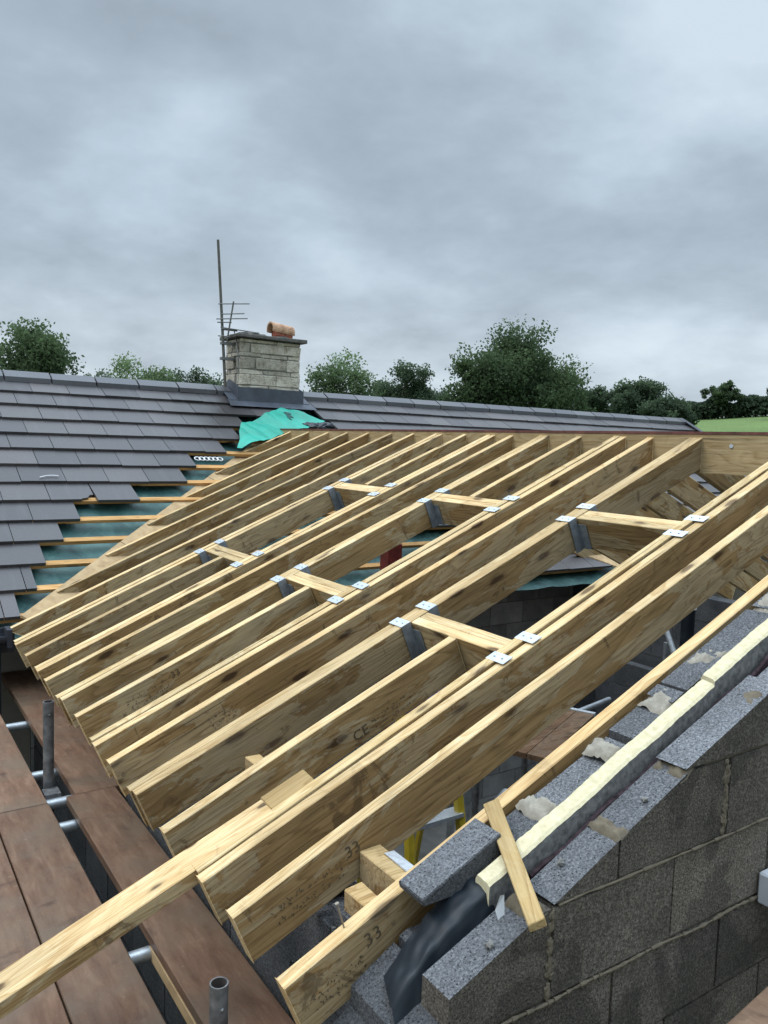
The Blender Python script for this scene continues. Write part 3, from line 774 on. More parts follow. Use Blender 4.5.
# ------------------------------------------------------------------ gable wall of the extension
gw = thing('gable_wall', 'unfinished cavity gable wall of dark concrete blocks with raked top and pale insulation', 'wall', (3.0, -.68, GROUND))
gI = Matrix.Translation((-3.0, .68, -GROUND))
def gb(mb, name, mats, **k):
    o = mb.build(name, mats, gw, **k); o.matrix_parent_inverse = gI; return o
up = lambda u0, v0, u1, v1: abs(u1 - u0) > .004 and u1 < u0 and abs((v1 - v0) / (u1 - u0)) > .2
mb = MB()
r_o = -.035
coursed(mb, fx, .235, 5.94, GROUND, 1.6, -.729, -.634, [(-TT, 1, r_o), (TT, 1, 2 * H + r_o)],   .534, -.045, .018, mt=0, mm=2, topmat=1, topfn=up)
# mortar smeared thin over the perpends of the raked top, and the squeezed bed
mxr = Matrix.Rotation(-T, 3, 'Y')
for i, (x, a) in enumerate(((.490, .030), (.765, .026), (1.01, .034), (1.33, .05), (1.62, .04), (1.95, .035))):
    patch(mb, x, -.6815, a * .85, .0475, r_o - .004, 2, i + 1.5, .013)
for i, (x, y, a) in enumerate(((.37, -.70, .010), (.62, -.665, .008), (.88, -.70, .008))):
    mb.lump(roofp(x, y, r_o + .002), a, a * .8, .007, 3, seed=i + 20, amp=.8)
pts = [(x, -.732 + .004 * noise.noise(Vector((x * 9, 0, 0))), -.045 - .004 + .010 * noise.noise(Vector((x * 5, 3, 0)))) for x in [ .24 + .022 * i for i in range(90)]]
mb.path(pts, .0042, 6, 2, .6)
pts = [(x, -.730, .18 + .004 * noise.noise(Vector((x * 7, 5, 0)))) for x in [.55 + .05 * i for i in range(40)]]
mb.path(pts, .0035, 6, 2, .6)
for xs, z0, z1 in ((.534, -.04, .175), (1.19, .19, .40)):
    for q in range(26): mb.lump((xs + R.uniform(-.006, .006), -.7275, R.uniform(z0, z1)), R.uniform(.006, .011), .003, R.uniform(.008, .02), 2, seed=q + xs, amp=.8)
gb(mb, 'outer_leaf', ['block', 'blockcut', 'mortar', 'mortargrey'])
mb = MB()
coursed(mb, fx, .56, 5.66, GROUND, 1.6, -.545, -.453, [(-TT, 1, -.010), (TT, 1, 2 * H - .01)], .80, .05, .016, mt=0, mm=2, topmat=1, topfn=up)
coursed(mb, fx, .30, .555, GROUND, .16, -.545, -.453, [(-TT, 1, -.10)], .80, .05, .01, mt=0, mm=2, topmat=1, topfn=up)
mb.prism([(.165, -.30), (.285, -.30), (.285, .285 * TT - .10), (.165, .165 * TT - .115)], fx, -.70, -.452, 0, .6, 0, up)
mb.prism([(.06, -.42), (.163, -.42), (.163, .163 * TT - .16), (.06, .06 * TT - .19)], fx, -.66, -.452, 0, .3, 0, up)
for i, (x, a, y) in enumerate(((.70, .045, -.50), (.945, .04, -.50), (1.19, .06, -.495), (1.405, .07, -.50), (1.75, .06, -.50))):
    patch(mb, x, -.499, a * .75, .046, -.008, 3, i + 31.5, .014)
gb(mb, 'inner_leaf', ['blockin', 'blockcut', 'mortargrey', 'mortarpale'])
# insulation boards in the cavity, torn along the top
def board(x0, x1, y0, y1, r0, seed):
    mb = MB(); n = max(10, int((x1 - x0) / .012)); vs = []
    for i in range(n + 1):
        x = x0 + (x1 - x0) * i / n
        w = .0035 * noise.noise(Vector((x * 9, seed, 0))) + .002 * noise.noise(Vector((x * 45, seed, 2)))
        w2 = .0045 * noise.noise(Vector((x * 8, seed + 9, 0))) + .003 * noise.noise(Vector((x * 50, seed, 5)))
        dz = .004 * noise.noise(Vector((x * 6, seed + 5, 0))) + .0015 * noise.noise(Vector((x * 60, seed, 8)))
        vs += [(x, y0, x * TT - .42), (x, y0 + w, x * TT + r0 + dz - .006), (x, y0 + .008 + w, x * TT + r0 + dz), (x, y1 + w2 - .006, x * TT + r0 + dz + .004), (x, y1 + w2, x * TT + r0 - .006), (x, y1, x * TT - .42)]
    for i in range(n):
        for k in range(5):
            mb.add([vs[6 * i + k], vs[6 * i + k + 1], vs[6 * i + 6 + k + 1], vs[6 * i + 6 + k]], [(0, 1, 2, 3)], 1 if k == 0 else 0)
    mb.add([Vector(p) + Vector((0, 0, 0)) for p in vs[:6]], [(0, 1, 2, 3, 4, 5)], 0); mb.add(vs[-6:], [(5, 4, 3, 2, 1, 0)], 0)
    return gb(mb, 'insulation_board', ['foam', 'foil'])
board(.440, 1.285, -.613, -.563, .012, 1.0); board(1.292, 2.5, -.608, -.559, .020, 4.0); board(2.505, W, -.612, -.556, .018, 7.0)
mb = MB(); n = 60; vs = []
for i in range(n + 1):
    x = .56 + 2.4 * i / n; a = .006 * noise.noise(Vector((x * 8, 1, 1)))
    vs += [(x, -.628 + a, x * TT - .35), (x, -.630 + a, x * TT - .045 + 3 * a), (x, -.622 + a, x * TT - .041 + 3 * a), (x, -.6205 + a, x * TT - .35)]
for i in range(n):
    for k in range(3): mb.add([vs[4 * i + k], vs[4 * i + k + 1], vs[4 * i + 5 + k], vs[4 * i + 4 + k]], [(0, 1, 2, 3)], 0, .5, True)
gb(mb, 'cavity_membrane', ['maroon'])
# damp proof sheet draped over the foot of the cavity
mb = MB(); nu, nv = 34, 26; vs = []
for j in range(nv + 1):
    for i in range(nu + 1):
        u, v = i / nu, j / nv          # u: down the rake, v: from the inner leaf to the outer leaf
        x = .458 - .245 * u - .030 * v * u - .02 * math.sin(3 * v) * u
        y = -.515 - .088 * min(1, v / .5) - (.032 + .02 * u) * max(0, v - .5) / .5
        r = -.010 + .012 * math.sin(math.pi * min(1, v / .55)) * (1 - .3 * u) - .17 * max(0, v - .5) - .035 * u - .05 * u ** 3 + .010 * noise.noise(Vector((u * 2.6, v * 3, 1))) + .014 * abs(noise.noise(Vector((u * 4.5 + v, v * 2.2, 9)))) + .006 * noise.noise(Vector((u * 9, v * 7, 4))) - .02 * max(0, .12 - u) / .12
        vs.append(roofp(x, y, r))
fs = [(j * (nu + 1) + i, j * (nu + 1) + i + 1, (j + 1) * (nu + 1) + i + 1, (j + 1) * (nu + 1) + i) for j in range(nv) for i in range(nu)]
mb.add(vs, fs, 0, .5, True); gb(mb, 'damp_proof_sheet', ['dpc'])
mb = MB(); p = roofp(.436, -.655, .0)
mb.add([p + Vector(q) for q in ((0, 0, .012), (.018, .006, .006), (.010, -.008, -.05), (-.004, -.008, -.06), (-.012, .002, -.02))], [(0, 1, 2, 3, 4)]); 
gb(mb, 'foam_scrap', ['white'])
mb = MB(); mb.box((1.375, -.80, -.065), (1.60, -.733, .03)); gb(mb, 'vent_box', ['greyplastic'], bevel=.006)
# side walls of the extension
for nm, x0, x1, lb in (('side_wall', .27, .45, 'eaves wall of grey concrete blocks under the lower rafter ends'), ('side_wall', 5.72, 5.90, 'far side block wall seen dark between the rafters')):
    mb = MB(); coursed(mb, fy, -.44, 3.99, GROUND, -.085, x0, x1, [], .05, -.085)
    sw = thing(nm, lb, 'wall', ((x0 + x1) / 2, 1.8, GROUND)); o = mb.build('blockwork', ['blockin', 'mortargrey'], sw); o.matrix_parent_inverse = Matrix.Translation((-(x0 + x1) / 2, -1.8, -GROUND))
    if x0 < 1:
        rows = [y for y in (-.409, -.106, .118, .414, .745, 1.043, 1.265, 1.59, 1.89, 2.213, 2.43, 2.72, 3.04, 3.385)]
        for a, b in zip(rows[:-1], rows[1:]):
            if b - a < .1: continue
            wd = .052 if True else 0
            mb = MB(); mb.box((.285, a + wd, -.082), (.40, b - wd - R.choice((0, 0, .05)), R.choice((-.03, .01, .035))), 0, R.random(), jit=.006)
            p_ = mb.build('infill_block', ['blockin'], sw, bevel=.004); p_.matrix_parent_inverse = o.matrix_parent_inverse
fl_ = MB(); fl_.add([(.3, -.6, -2.40), (5.85, -.6, -2.40), (5.85, 4.0, -2.40), (.3, 4.0, -2.40)], [(0, 1, 2, 3)]); tag(fl_.build('floor', ['concrete']), kind='structure')

# ------------------------------------------------------------------ scaffold and its boards
sc_ = thing('scaffold', 'galvanised tube scaffold standing along the eaves, tubes showing between the boards', 'scaffold', (-.03, 1, GROUND))
sI = Matrix.Translation((.03, -1, -GROUND))
def sb(mb, name, mats):
    o = mb.build(name, mats, sc_); o.matrix_parent_inverse = sI; return o
for (y, zt, m_) in ((1.965, -.035, 'tubedirty'), (-.128, -.163, 'tubedirty')):
    mb = MB(); mb.pipe((-.030, y, GROUND), (-.030, y, zt), .0245, .0205); mb.lump((-.030, y - .022, zt - .06), .006, .006, .006, 0, seed=y); sb(mb, 'upright', [m_, 'tubein'])
for y in (2.98, 2.20, 1.845, 1.585, .55, -.55):
    mb = MB(); mb.tube((-1.35, y, -.486), (.25, y, -.486), .0242); sb(mb, 'transom', ['tube'])
    if y in (1.845,):
        mb.__init__(); mb.box((-.065, y + .02, -.525), (.005, y + .10, -.45), 0); mb.tube((-.075, y + .06, -.50), (.02, y + .06, -.50), .012); sb(mb, 'coupler', ['tubedirty'])
mb = MB(); mb.tube((-.13, -1.4, -.536), (-.13, 3.8, -.536), .0242); mb.tube((-1.3, -1.4, -.535), (-1.3, 3.8, -.535), .0242)
sb(mb, 'ledger', ['tubedirty'])
for y in (-.55, 2.98):
    mb = MB(); mb.pipe((-1.35, y + .05, GROUND), (-1.35, y + .05, .4), .0245, .0205); sb(mb, 'upright', ['tubedirty', 'tubein'])
def sboard(x0, x1, y0, y1, zt, label, dx=0):
    mb = MB(); n = 8; t = .038
    mb.box((x0, y0, zt - t), (x1, y1, zt), 0)
    o = mb.build('scaffold_board', ['ply'], None, bevel=.003)
    me = o.data
    c = Vector(((x0 + x1) / 2, (y0 + y1) / 2, zt)); me.transform(Matrix.Translation(-c)); o.location = c; o.rotation_euler = (R.uniform(-.0008, .0008), R.uniform(-.003, .003), dx)
    return tag(o, label, 'scaffold board', 'scaffold boards along the eaves')
sboard(-.302, -.080, -1.6, 1.715, -.42, 'near brown scaffold board beside the gap, crossed by the long plank')
sboard(-.530, -.308, -1.6, 1.735, -.421, 'near brown scaffold board at the bottom left corner under the plank')
sboard(-.300, -.082, 1.722, 4.6 - .64, -.419, 'brown scaffold board left of the upright pole, beyond the board joint')
sboard(-.530, -.306, 1.742, 3.96, -.42, 'far outer brown scaffold board at the left edge of the picture')
sboard(-.758, -.536, -2.6, 1.70, -.42, 'outer brown scaffold board, second from the handrail side')
sboard(-.986, -.764, -2.6, 1.72, -.42, 'outermost brown scaffold board of the walkway')
sboard(.044, .266, 1.752, 3.93, -.42, 'narrow brown board under the far rafter ends, behind the upright pole', .0)
sboard(.008, .228, -1.3, 1.746, -.419, 'narrow brown board under the near rafter ends, at the cut pole', .004)
bt = MB(); bt.box((.006, -.62, -.50), (.024, .55, -.462)); tag(bt.build('timber_batten', ['osb']), 'pale batten edge lying just below the near inner scaffold board', 'batten')
# board outside the gable, bottom right corner
mb = MB(); mb.box((0, -.225, -.038), (2.6, 0, 0))
o = mb.build('scaffold_board', ['ply'], None, (.80, -.965, -.10), (0, 0, math.radians(6.5)), bevel=.003); tag(o, 'brown scaffold board outside the gable wall, bottom right corner', 'scaffold board')

# ------------------------------------------------------------------ inside the extension
wp = thing('work_platform', 'brown boarded work platform with steel end band inside the extension', 'platform', (3.1, 1.7, GROUND))
wI = Matrix.Translation((-3.1, -1.7, -GROUND))
ang = Vector((3.519 - 2.677, 2.007 - 1.617, 0)).normalized(); pn = Vector((ang.y, -ang.x, 0))
mxp = Matrix((ang, -pn, Vector((0, 0, 1)))).transposed().to_4x4(); mxp.translation = (2.62, 1.30, -.6)
for i in range(4):
    mb = MB(); mb.box((0, .13 * i, -.035), (.95, .13 * i + .126, R.uniform(-.003, .002)), 0, .5, mxp); o = mb.build('board', ['old'], wp); o.matrix_parent_inverse = wI
mb = MB(); mb.box((.952, 0, -.045), (.99, .52, .004), 0, .5, mxp); o = mb.build('end_band', ['galv'], wp); o.matrix_parent_inverse = wI
for (a, b) in ((.05, .05), (.9, .05), (.05, .47), (.9, .47)):
    mb = MB(); p = mxp @ Vector((a, b, -.036)); mb.tube((p.x, p.y, GROUND + .052), p, .022, mat=0); o = mb.build('leg', ['tubedirty'], wp); o.matrix_parent_inverse = wI
# yellow stepladder
ld = thing('stepladder', 'yellow stepladder with blue top cap standing below the rafters', 'ladder', (1.5, 1.0, -2.4))
lI = Matrix.Translation((-1.5, -1.0, 2.4))
def lb(mb, name, mats):
    o = mb.build(name, mats, ld); o.matrix_parent_inverse = lI; return o
A = Vector((1.50, 1.02, -.02)); 
for sx, xb in ((-1, 1.33), (1, 1.80)):
    mb = MB(); p0 = Vector((xb, .72, -2.40)); p1 = A + Vector((sx * .16 * .8, 0, 0)); dd = (p1 - p0).normalized()
    mb.tube(p0, p1, .028, n=6, smooth=False); lb(mb, 'stile', ['yellow'])
    mb = MB(); mb.tube((xb, 1.75, -2.40), p1 + Vector((0, .05, -.06)), .020, n=6, smooth=False); lb(mb, 'rear_leg', ['yellow'])
for i in range(8):
    t = (i + .6) / 8.6; mb = MB(); xl = 1.33 + (1.372 - 1.33) * t; xr = 1.80 + (1.628 - 1.80) * t; y = .72 + .3 * t; z = -2.4 + 2.38 * t
    mb.box((xl, y - .03, z), (xr, y + .05, z + .02)); lb(mb, 'step', ['galv'])
mb = MB(); mb.box((1.34, .97, -.02), (1.66, 1.16, .035)); lb(mb, 'top_cap', ['blue'])
# red steel prop
pp = thing('steel_prop', 'red painted steel prop standing below the middle opening', 'prop', (2.72, 3.15, -2.4))
pI = Matrix.Translation((-2.72, -3.15, 2.4))
mb = MB(); mb.tube((2.72, 3.15, -2.39), (2.72, 3.15, .30), .03); o = mb.build('tube', ['redsteel'], pp); o.matrix_parent_inverse = pI
mb = MB(); mb.box((2.655, 3.09, .12), (2.785, 3.20, .45)); o = mb.build('head', ['redsteel'], pp); o.matrix_parent_inverse = pI
# inside scaffolding, soil pipe
isf = thing('inner_scaffold', 'dull steel tubes standing in the dark space under the new rafters', 'scaffold', (2.4, 1.9, -2.4))
iI = Matrix.Translation((-2.4, -1.9, 2.4))
for (x, y) in ((2.25, 1.72), (3.75, 2.45), (2.75, 2.15), (4.55, 1.55), (5.2, 2.4)):
    mb = MB(); mb.tube((x, y, -2.4), (x, y, -.35 + R.uniform(-.1, .15)), .0242); o = mb.build('upright', ['tube'], isf); o.matrix_parent_inverse = iI
for a, b in (((1.7, 1.25, -.62), (2.7, 1.75, -.60)), ((1.8, 1.95, -.9), (4.6, 2.5, -.9)), ((2.1, 1.5, -.75), (2.6, 2.6, -.75)), ((3.8, 1.2, -.35), (5.3, 2.5, -.33)), ((1.5, .85, -.75), (2.3, 1.3, -.74))):
    mb = MB(); mb.tube(a, b, .0242); o = mb.build('cross_tube', ['tube'], isf); o.matrix_parent_inverse = iI
mb = MB(); mb.tube((5.0, 2.06, -2.4), (5.0, 2.06, -.06), .055); pc = mb.build('soil_pipe', ['dpc']); tag(pc, 'black vertical soil pipe with white rim inside the extension', 'pipe')
mb = MB(); mb.pipe((5.0, 2.06, -.06), (5.0, 2.06, -.03), .062, .045); mb.build('rim', ['white', 'tubein'], pc)
# interior partition closing the dark space
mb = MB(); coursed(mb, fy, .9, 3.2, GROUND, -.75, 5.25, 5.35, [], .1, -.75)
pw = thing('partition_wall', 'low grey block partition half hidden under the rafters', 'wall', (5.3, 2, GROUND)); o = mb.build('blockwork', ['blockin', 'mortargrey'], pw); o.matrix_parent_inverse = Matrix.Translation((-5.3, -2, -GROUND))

# ------------------------------------------------------------------ loose sheets and scraps on the old roof
def pointin(poly, x, y):
    c = False
    for i in range(len(poly)):
        (x0, y0), (x1, y1) = poly[i], poly[i - 1]
        if (y0 > y) != (y1 > y) and x < (x1 - x0) * (y - y0) / (y1 - y0) + x0: c = not c
    return c
tp = bmesh.new()
poly = [(2.40, 5.44), (2.50, 5.60), (2.54, 5.72), (2.64, 5.90), (2.86, 6.0), (3.33, 6.29), (3.50, 6.20), (3.74, 6.05), (3.40, 5.84), (3.06, 5.74), (2.66, 5.53)]
ctr = (3.0, 5.9)
vv = [tp.verts.new((x, y, 0)) for x, y in poly]; tp.faces.new(vv)
bmesh.ops.triangulate(tp, faces=tp.faces)
for _ in range(5): bmesh.ops.subdivide_edges(tp, edges=tp.edges, cuts=1, use_grid_fill=True)
for v in tp.verts:
    x, y = v.co.x, v.co.y; s = (YR - y) / CQ
    o = .05 + .026 * noise.noise(Vector((x * 3, y * 3, 0))) + .045 * abs(noise.noise(Vector((x * 4.5 + y * 3, y * 2.5 - x * 2, 7)))) - .012 + .012 * noise.noise(Vector((x * 9 + y * 5, y * 4, 2))) + .03 * math.sin((x + y) * 7) * .4
    v.co = mainp(x, s, max(o, .014))
me = bpy.data.meshes.new('membrane_sheet'); tp.to_mesh(me); tp.free(); me.materials.append(M['tarp'])
for p in me.polygons: p.use_smooth = True
tarp = bpy.data.objects.new('membrane_sheet', me); COL.objects.link(tarp)
tag(tarp, 'bright green membrane sheet crumpled at the foot of the chimney', 'membrane sheet')
cu = bpy.data.curves.new('printed_letters', 'FONT'); cu.body = 'A'; cu.size = .19; cu.offset = .004
tmp = bpy.data.objects.new('tmp', cu); COL.objects.link(tmp); dg = bpy.context.evaluated_depsgraph_get(); me = bpy.data.meshes.new_from_object(tmp.evaluated_get(dg)); bpy.data.objects.remove(tmp)
cu2 = bpy.data.curves.new('printed_letters', 'FONT'); cu2.body = 'F'; cu2.size = .19; cu2.offset = .006
tmp = bpy.data.objects.new('tmp', cu2); COL.objects.link(tmp); dg = bpy.context.evaluated_depsgraph_get(); me = bpy.data.meshes.new_from_object(tmp.evaluated_get(dg)); bpy.data.objects.remove(tmp)
bm = bmesh.new(); bm.from_mesh(me)
for _ in range(2): bmesh.ops.subdivide_edges(bm, edges=[e for e in bm.edges if e.calc_length() > .03], cuts=1)
bmesh.ops.triangulate(bm, faces=bm.faces)
from mathutils.bvhtree import BVHTree
bv = BVHTree.FromObject(tarp, bpy.context.evaluated_depsgraph_get())
for v in bm.verts:
    c, s_ = math.cos(-.15), math.sin(-.15); x = 3.235 + v.co.x * c - v.co.y * s_ ; y = 5.985 + v.co.x * s_ + v.co.y * 1.35 * c
    s = (YR - y) / CQ; p = mainp(x, s, .3); hit = bv.ray_cast(p, -Vector((0, -SQ, CQ)))
    v.co = (hit[0] if hit[0] is not None else mainp(x, s, .06)) + Vector((0, -SQ, CQ)) * .006
bm.to_mesh(me); bm.free(); me.materials.clear(); me.materials.append(M['inkgreen'])
o = bpy.data.objects.new('printed_mark', me); COL.objects.link(o); o.parent = tarp
mb = MB()
for i, (x, y, a, b, c) in enumerate(((3.50, 5.90, .09, .06, .045), (3.60, 5.93, .07, .06, .035), (3.70, 5.95, .08, .05, .03), (3.56, 5.86, .06, .05, .04))):
    p = mainp(x, (YR - y) / CQ, .03); mb.lump(p, a, b, c, seed=i + 60, amp=.8)
tag(mb.build('rag', ['gutter']), 'crumpled black rag lying at the tip of the green sheet', 'rag')
mb = MB()
for i in range(6):
    c = mainp(1.97 + .045 * i, (YR - 5.335) / CQ, -.030)
    n = 10
    ring = [c + Vector((.028 * math.cos(t), .030 * math.sin(t) * CQ, .030 * math.sin(t) * SQ + .008)) for t in [2 * math.pi * k / n for k in range(n + 1)]]
    mb.path(ring, .006, 5)
tag(mb.build('plastic_strip', ['white']), 'white looped plastic strip on the teal underlay between battens', 'plastic strip')
mb = MB(); pts = [mainp(.50 + .03 * i, (YR - 4.99 - .006 * i * (5 - i) * .4 - .004 * i) / CQ, .008) for i in range(6)]; mb.path(pts, .005, 5)
tag(mb.build('string', ['white']), 'short white thread lying on the grey tiles', 'thread')

# ------------------------------------------------------------------ trees
CAM = Vector((-.79614, -1.94995, 1.23131))
def tree(name, label, leafm, az, dist, el_top, width_deg, seed, nleaf=6000, leaf=.3, aspect=1.0, gaps=.35, nblob=26, elbase=1.5, flat=0.0, blobr=.30):
    nleaf = int(nleaf * 1.9); leaf *= .70
    rng = np.random.default_rng(seed); a = math.radians(az)
    bx, by = CAM.x + dist * math.sin(a), CAM.y + dist * math.cos(a); gz = hgt(bx, by)
    top = CAM.z + dist * math.tan(math.radians(el_top)); rw = dist * math.tan(math.radians(width_deg)) / 2
    Ht = top - gz; cb = gz + Ht * .22; cz = (top + cb) / 2; rz = (top - cb) / 2
    root = thing(name, label, 'tree', (bx, by, gz), 'trees beyond the roofs')
    cent = []
    tries = 0
    while len(cent) < nblob and tries < 4000:
        tries += 1
        d = rng.normal(size=3); d /= np.linalg.norm(d); r = rng.random() ** .45 * .80
        p = d * r
        if p[2] < -.75: continue
        cent.append((p[0] * rw * (1 - .25 * max(0, p[2])), p[1] * rw, cz - gz + p[2] * rz))
    cent = np.array(cent); br = rng.uniform(.6, 1.25, len(cent)) * blobr * min(rw, rz)
    # trunk and limbs
    mb = MB(); tr = max(.12, Ht * .022)
    bend = Vector((rng.uniform(-.3, .3), rng.uniform(-.3, .3), 0))
    f = Vector((0, 0, 0)); fk = Vector((0, 0, Ht * .30)) + bend
    mb.tube(f, fk, tr * 1.25, tr * .85, 9)
    topk = Vector((bend.x * 2, bend.y * 2, Ht * .72)); mb.tube(fk, topk, tr * .8, tr * .25, 8)
    for c in cent:
        c = Vector(c); t = min(.95, max(0, (c.z - fk.z) / max(.1, topk.z - fk.z)) * .6); s0 = fk.lerp(topk, t)
        mid = s0.lerp(c, .5) + Vector((0, 0, .06 * (c - s0).length)); r = tr * .30 * (1 - .4 * t)
        mb.tube(s0, mid, r, r * .6, 6, cap=False); mb.tube(mid, c, r * .6, r * .18, 5, cap=False)
        for _ in range(3):
            e = c + Vector(rng.normal(size=3)).normalized() * br[0] * .9; mb.tube(mid.lerp(c, .6), e, r * .25, r * .08, 4, cap=False)
    o = mb.build('trunk', ['bark'], root)
    # leaf clumps
    V = np.zeros((nleaf * 4, 3)); Tn = np.zeros(nleaf)
    w = br ** 2; idx = rng.choice(len(cent), nleaf, p=w / w.sum())
    d = rng.normal(size=(nleaf, 3)); d /= np.linalg.norm(d, axis=1)[:, None]
    # twig sub-clumps: quantise directions a little so that leaves gather and leave gaps
    sub = rng.normal(size=(len(cent), 14, 3)); sub /= np.linalg.norm(sub, axis=2)[:, :, None]
    pick = sub[idx, rng.integers(0, 14, nleaf)]
    d2 = pick + d * (.30 + .45 * (1 - gaps)); 
    rr = (.55 + .5 * rng.random(nleaf)) * br[idx]
    pos = cent[idx] + d2 * rr[:, None] * np.array([1, 1, .85])
    ax = rng.normal(size=(nleaf, 3)); ax /= np.linalg.norm(ax, axis=1)[:, None]
    bx_ = np.cross(ax, rng.normal(size=(nleaf, 3))); bx_ /= np.linalg.norm(bx_, axis=1)[:, None]
    sz = leaf * rng.uniform(.5, 1.2, nleaf)
    V[0::4] = pos - ax * sz[:, None] * .6; V[1::4] = pos + bx_ * sz[:, None] * .38; V[2::4] = pos + ax * sz[:, None] * .6; V[3::4] = pos - bx_ * sz[:, None] * .38
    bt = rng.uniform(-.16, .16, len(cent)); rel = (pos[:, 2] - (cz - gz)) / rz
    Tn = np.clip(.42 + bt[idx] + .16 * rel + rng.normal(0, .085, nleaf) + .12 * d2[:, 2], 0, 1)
    me = bpy.data.meshes.new('crown'); me.vertices.add(nleaf * 4); me.vertices.foreach_set('co', V.ravel())
    me.loops.add(nleaf * 4); me.loops.foreach_set('vertex_index', np.arange(nleaf * 4)); me.polygons.add(nleaf)
    me.polygons.foreach_set('loop_start', np.arange(0, nleaf * 4, 4)); me.polygons.foreach_set('loop_total', np.full(nleaf, 4))
    at = me.attributes.new('tint', 'FLOAT', 'FACE'); at.data.foreach_set('value', Tn); me.update(); me.validate()
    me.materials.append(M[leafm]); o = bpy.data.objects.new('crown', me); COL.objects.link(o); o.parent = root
    return root
tree('oak_tree', 'tall broad dark oak, biggest tree above the roof right of the chimney', 'leafA', 42.9, 58, 8.55, 9.0, 3, 26000, .30, nblob=64, gaps=.3, blobr=.30)
tree('oak_tree', 'low spreading oak crown just left of the biggest oak', 'leafA', 39.6, 57, 6.3, 4.6, 5, 9000, .28, nblob=26)
tree('oak_tree', 'shorter rounded oak on the right flank of the biggest oak', 'leafA', 46.4, 60, 6.4, 4.6, 6, 9000, .28, nblob=26)
tree('field_tree', 'pale green leafy tree rising right behind the chimney', 'leafB', 30.3, 46, 6.8, 7.2, 8, 11000, .21, nblob=36, gaps=.55)
tree('field_tree', 'dark lone tree between the chimney tree and the big oak', 'leafC', 34.7, 66, 6.45, 5.6, 9, 11000, .28, nblob=40, gaps=.5, blobr=.26)
tree('field_tree', 'big dark tree at the far left edge above the ridge', 'leafA', 9.9, 50, 7.2, 7.6, 12, 14000, .28, nblob=44, gaps=.35)
tree('field_tree', 'wispy thin grey shrubby tree just right of the far left tree', 'leafD', 13.6, 44, 5.1, 4.6, 13, 3000, .17, nblob=22, gaps=.9)
tree('field_tree', 'small round tree midway between left edge and chimney', 'leafB', 16.7, 60, 5.35, 6.0, 14, 8500, .26, nblob=30)
tree('field_tree', 'dark bushy tree just left of the aerial mast', 'leafC', 20.8, 62, 5.35, 5.6, 15, 8500, .26, nblob=30)
tree('field_tree', 'first tree of the hedge line right of the big oak', 'leafC', 50.9, 86, 5.3, 4.4, 16, 9000, .38, nblob=32)
tree('field_tree', 'low tree in the hedge line, left of the field corner', 'leafC', 53.2, 80, 4.45, 3.8, 17, 9000, .36, nblob=32)
tree('field_tree', 'thin topped tree standing above the hedge over the green field', 'leafA', 56.6, 130, 4.8, 3.2, 18, 6000, .40, nblob=42, gaps=.55, blobr=.24)
tree('field_tree', 'tree cut by the right edge of the picture above the field', 'leafC', 60.2, 120, 5.0, 3.0, 19, 5000, .40, nblob=26, blobr=.26)
tree('field_tree', 'distant low tree filling the gap left of the lone dark tree', 'leafD', 37.4, 120, 4.45, 3.2, 20, 5000, .45, nblob=20)
tree('field_tree', 'distant low tree showing right of the big oak', 'leafC', 48.6, 120, 4.6, 4.6, 21, 5000, .45, nblob=20)
# hedgerow along the top of the field
rng = np.random.default_rng(5); n = 26000; azs = rng.uniform(45, 66, n)
dd = 132 + rng.normal(0, 1.2, n); hx = CAM.x + dd * np.sin(np.radians(azs)); hy = CAM.y + dd * np.cos(np.radians(azs))
V = np.zeros((n * 4, 3)); zz = np.array([hgt(a, b) for a, b in zip(hx, hy)])
hh = np.array([2.7 + 1.2 * noise.noise(Vector((a * .9, 0, 0))) for a in azs]); pos = np.stack([hx, hy, zz + rng.random(n) ** .8 * hh], 1)
ax = rng.normal(size=(n, 3)); ax /= np.linalg.norm(ax, axis=1)[:, None]; bb = np.cross(ax, rng.normal(size=(n, 3))); bb /= np.linalg.norm(bb, axis=1)[:, None]
V[0::4] = pos - ax * .3; V[1::4] = pos + bb * .2; V[2::4] = pos + ax * .3; V[3::4] = pos - bb * .2
me = bpy.data.meshes.new('hedge'); me.from_pydata(V.tolist(), [], np.arange(n * 4).reshape(-1, 4).tolist()); me.materials.append(M['leafC'])
at = me.attributes.new('tint', 'FLOAT', 'FACE'); at.data.foreach_set('value', np.clip(rng.normal(.42, .15, n), 0, 1)); me.update()
o = bpy.data.objects.new('hedge', me); COL.objects.link(o); tag(o, 'dark hedgerow along the top of the green field', 'hedge')

# ------------------------------------------------------------------ sky, light, camera
wd = bpy.data.worlds.new('World'); scn.world = wd; wd.use_nodes = True
nt = wd.node_tree; nt.nodes.clear(); g = G(nt)
out = g.n('ShaderNodeOutputWorld'); bgk = g.n('ShaderNodeBackground'); g.l(bgk.outputs[0], out.inputs[0])
tc = g.n('ShaderNodeTexCoord'); sx = g.n('ShaderNodeSeparateXYZ'); g.l(tc.outputs['Generated'], sx.inputs[0])
z = g.math('MAXIMUM', sx.outputs['Z'], 0.0)
den = g.math('ADD', z, .34)
cx = g.math('DIVIDE', sx.outputs['X'], den); cy = g.math('DIVIDE', sx.outputs['Y'], den)
cb = g.n('ShaderNodeCombineXYZ'); g.l(cx, cb.inputs[0]); g.l(cy, cb.inputs[1]); g.l(g.math('MULTIPLY', z, 1.6), cb.inputs[2])
mpw = g.n('ShaderNodeMapping'); g.l(cb.outputs[0], mpw.inputs[0]); mpw.inputs['Location'].default_value = SKYOFF
n1 = g.noise(mpw.outputs[0], 1.35, 6, .54, .1); n2 = g.noise(mpw.outputs[0], 4.2, 5, .55, .2)
mixn = g.math('ADD', g.math('MULTIPLY', n1, .86), g.math('MULTIPLY', n2, .14))
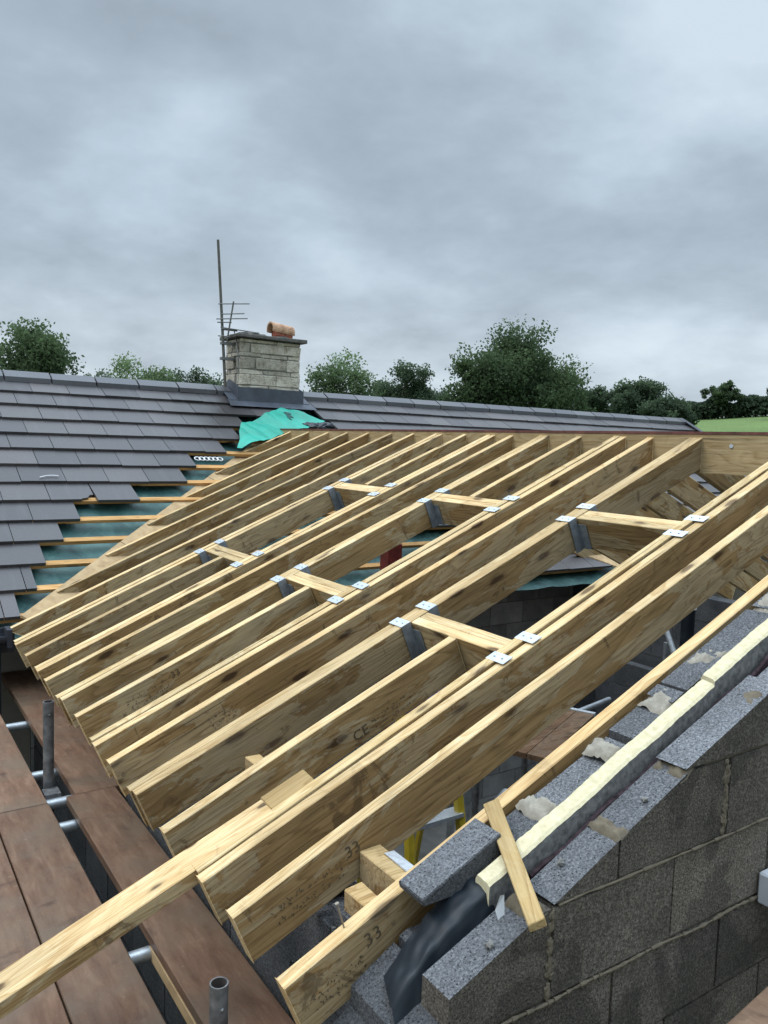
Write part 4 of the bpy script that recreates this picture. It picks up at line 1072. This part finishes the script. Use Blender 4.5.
cl = g.ramp(mixn, [(.37, (.325, .390, .460)), (.465, (.395, .475, .558)), (.535, (.475, .575, .672)), (.64, (.61, .71, .80))])
hz = g.ramp(z, [(0.0, .95), (.10, .70), (.17, .28), (.25, 0)])
hzn = g.math('MULTIPLY', hz, g.ramp(n1, [(.36, .30), (.58, 1.0)]))
cl = g.mix(hzn, cl, (.74, .835, .90))
zen = g.ramp(z, [(.46, 1.0), (.75, 1.9), (1.0, 2.4)])
cl = g.mix(1.0, cl, zen, 'MULTIPLY')
zm = cl.node; zm.clamp_result = False
# colour ramps clip at one: lift the zenith with a plain factor instead
fac = g.math('ADD', 1.0, g.math('MULTIPLY', g.math('MAXIMUM', g.math('SUBTRACT', z, .48), 0.0), 2.9))
sky = g.n('ShaderNodeTexSky', sky_type='NISHITA'); sky.sun_disc = False; sky.sun_elevation = math.radians(52); sky.sun_rotation = math.radians(-60)
skm = g.n('ShaderNodeVectorMath', operation='SCALE'); g.l(sky.outputs[0], skm.inputs[0]); skm.inputs['Scale'].default_value = .06
vm = g.n('ShaderNodeVectorMath', operation='SCALE'); g.l(cl, vm.inputs[0]); g.l(fac, vm.inputs['Scale'])
fin = g.mix(.94, skm.outputs[0], vm.outputs[0]); g.l(fin, bgk.inputs[0]); bgk.inputs['Strength'].default_value = 1.12
sun = bpy.data.lights.new('sun', 'SUN'); sun.energy = 1.35; sun.angle = math.radians(25); sun.color = (1, .965, .91)
so = bpy.data.objects.new('sun', sun); COL.objects.link(so)
el, az = math.radians(52), math.radians(-60)
dv = Vector((math.sin(az) * math.cos(el), math.cos(az) * math.cos(el), math.sin(el)))
so.rotation_euler = dv.to_track_quat('Z', 'Y').to_euler(); so.location = dv * 40

cam = bpy.data.cameras.new('camera'); co = bpy.data.objects.new('camera', cam); COL.objects.link(co)
r_ = Vector((0.83024704, -0.55642491, 0.03288116)); u_ = Vector((0.02066767, 0.08968125, 0.99575605)); f_ = Vector((0.55701229, 0.82604394, -0.0859576))
mx = Matrix((r_, u_, -f_)).transposed().to_4x4(); mx.translation = CAM; co.matrix_world = mx
cam.sensor_fit = 'VERTICAL'; cam.sensor_height = 24; cam.lens = 798.74 / 1024 * 24; cam.clip_start = .05; cam.clip_end = 3000
scn.camera = co
scn.view_settings.view_transform = 'Standard'; scn.view_settings.look = 'None'; scn.view_settings.exposure = 0; scn.view_settings.gamma = 1
scn.cycles.max_bounces = 6; scn.cycles.diffuse_bounces = 4
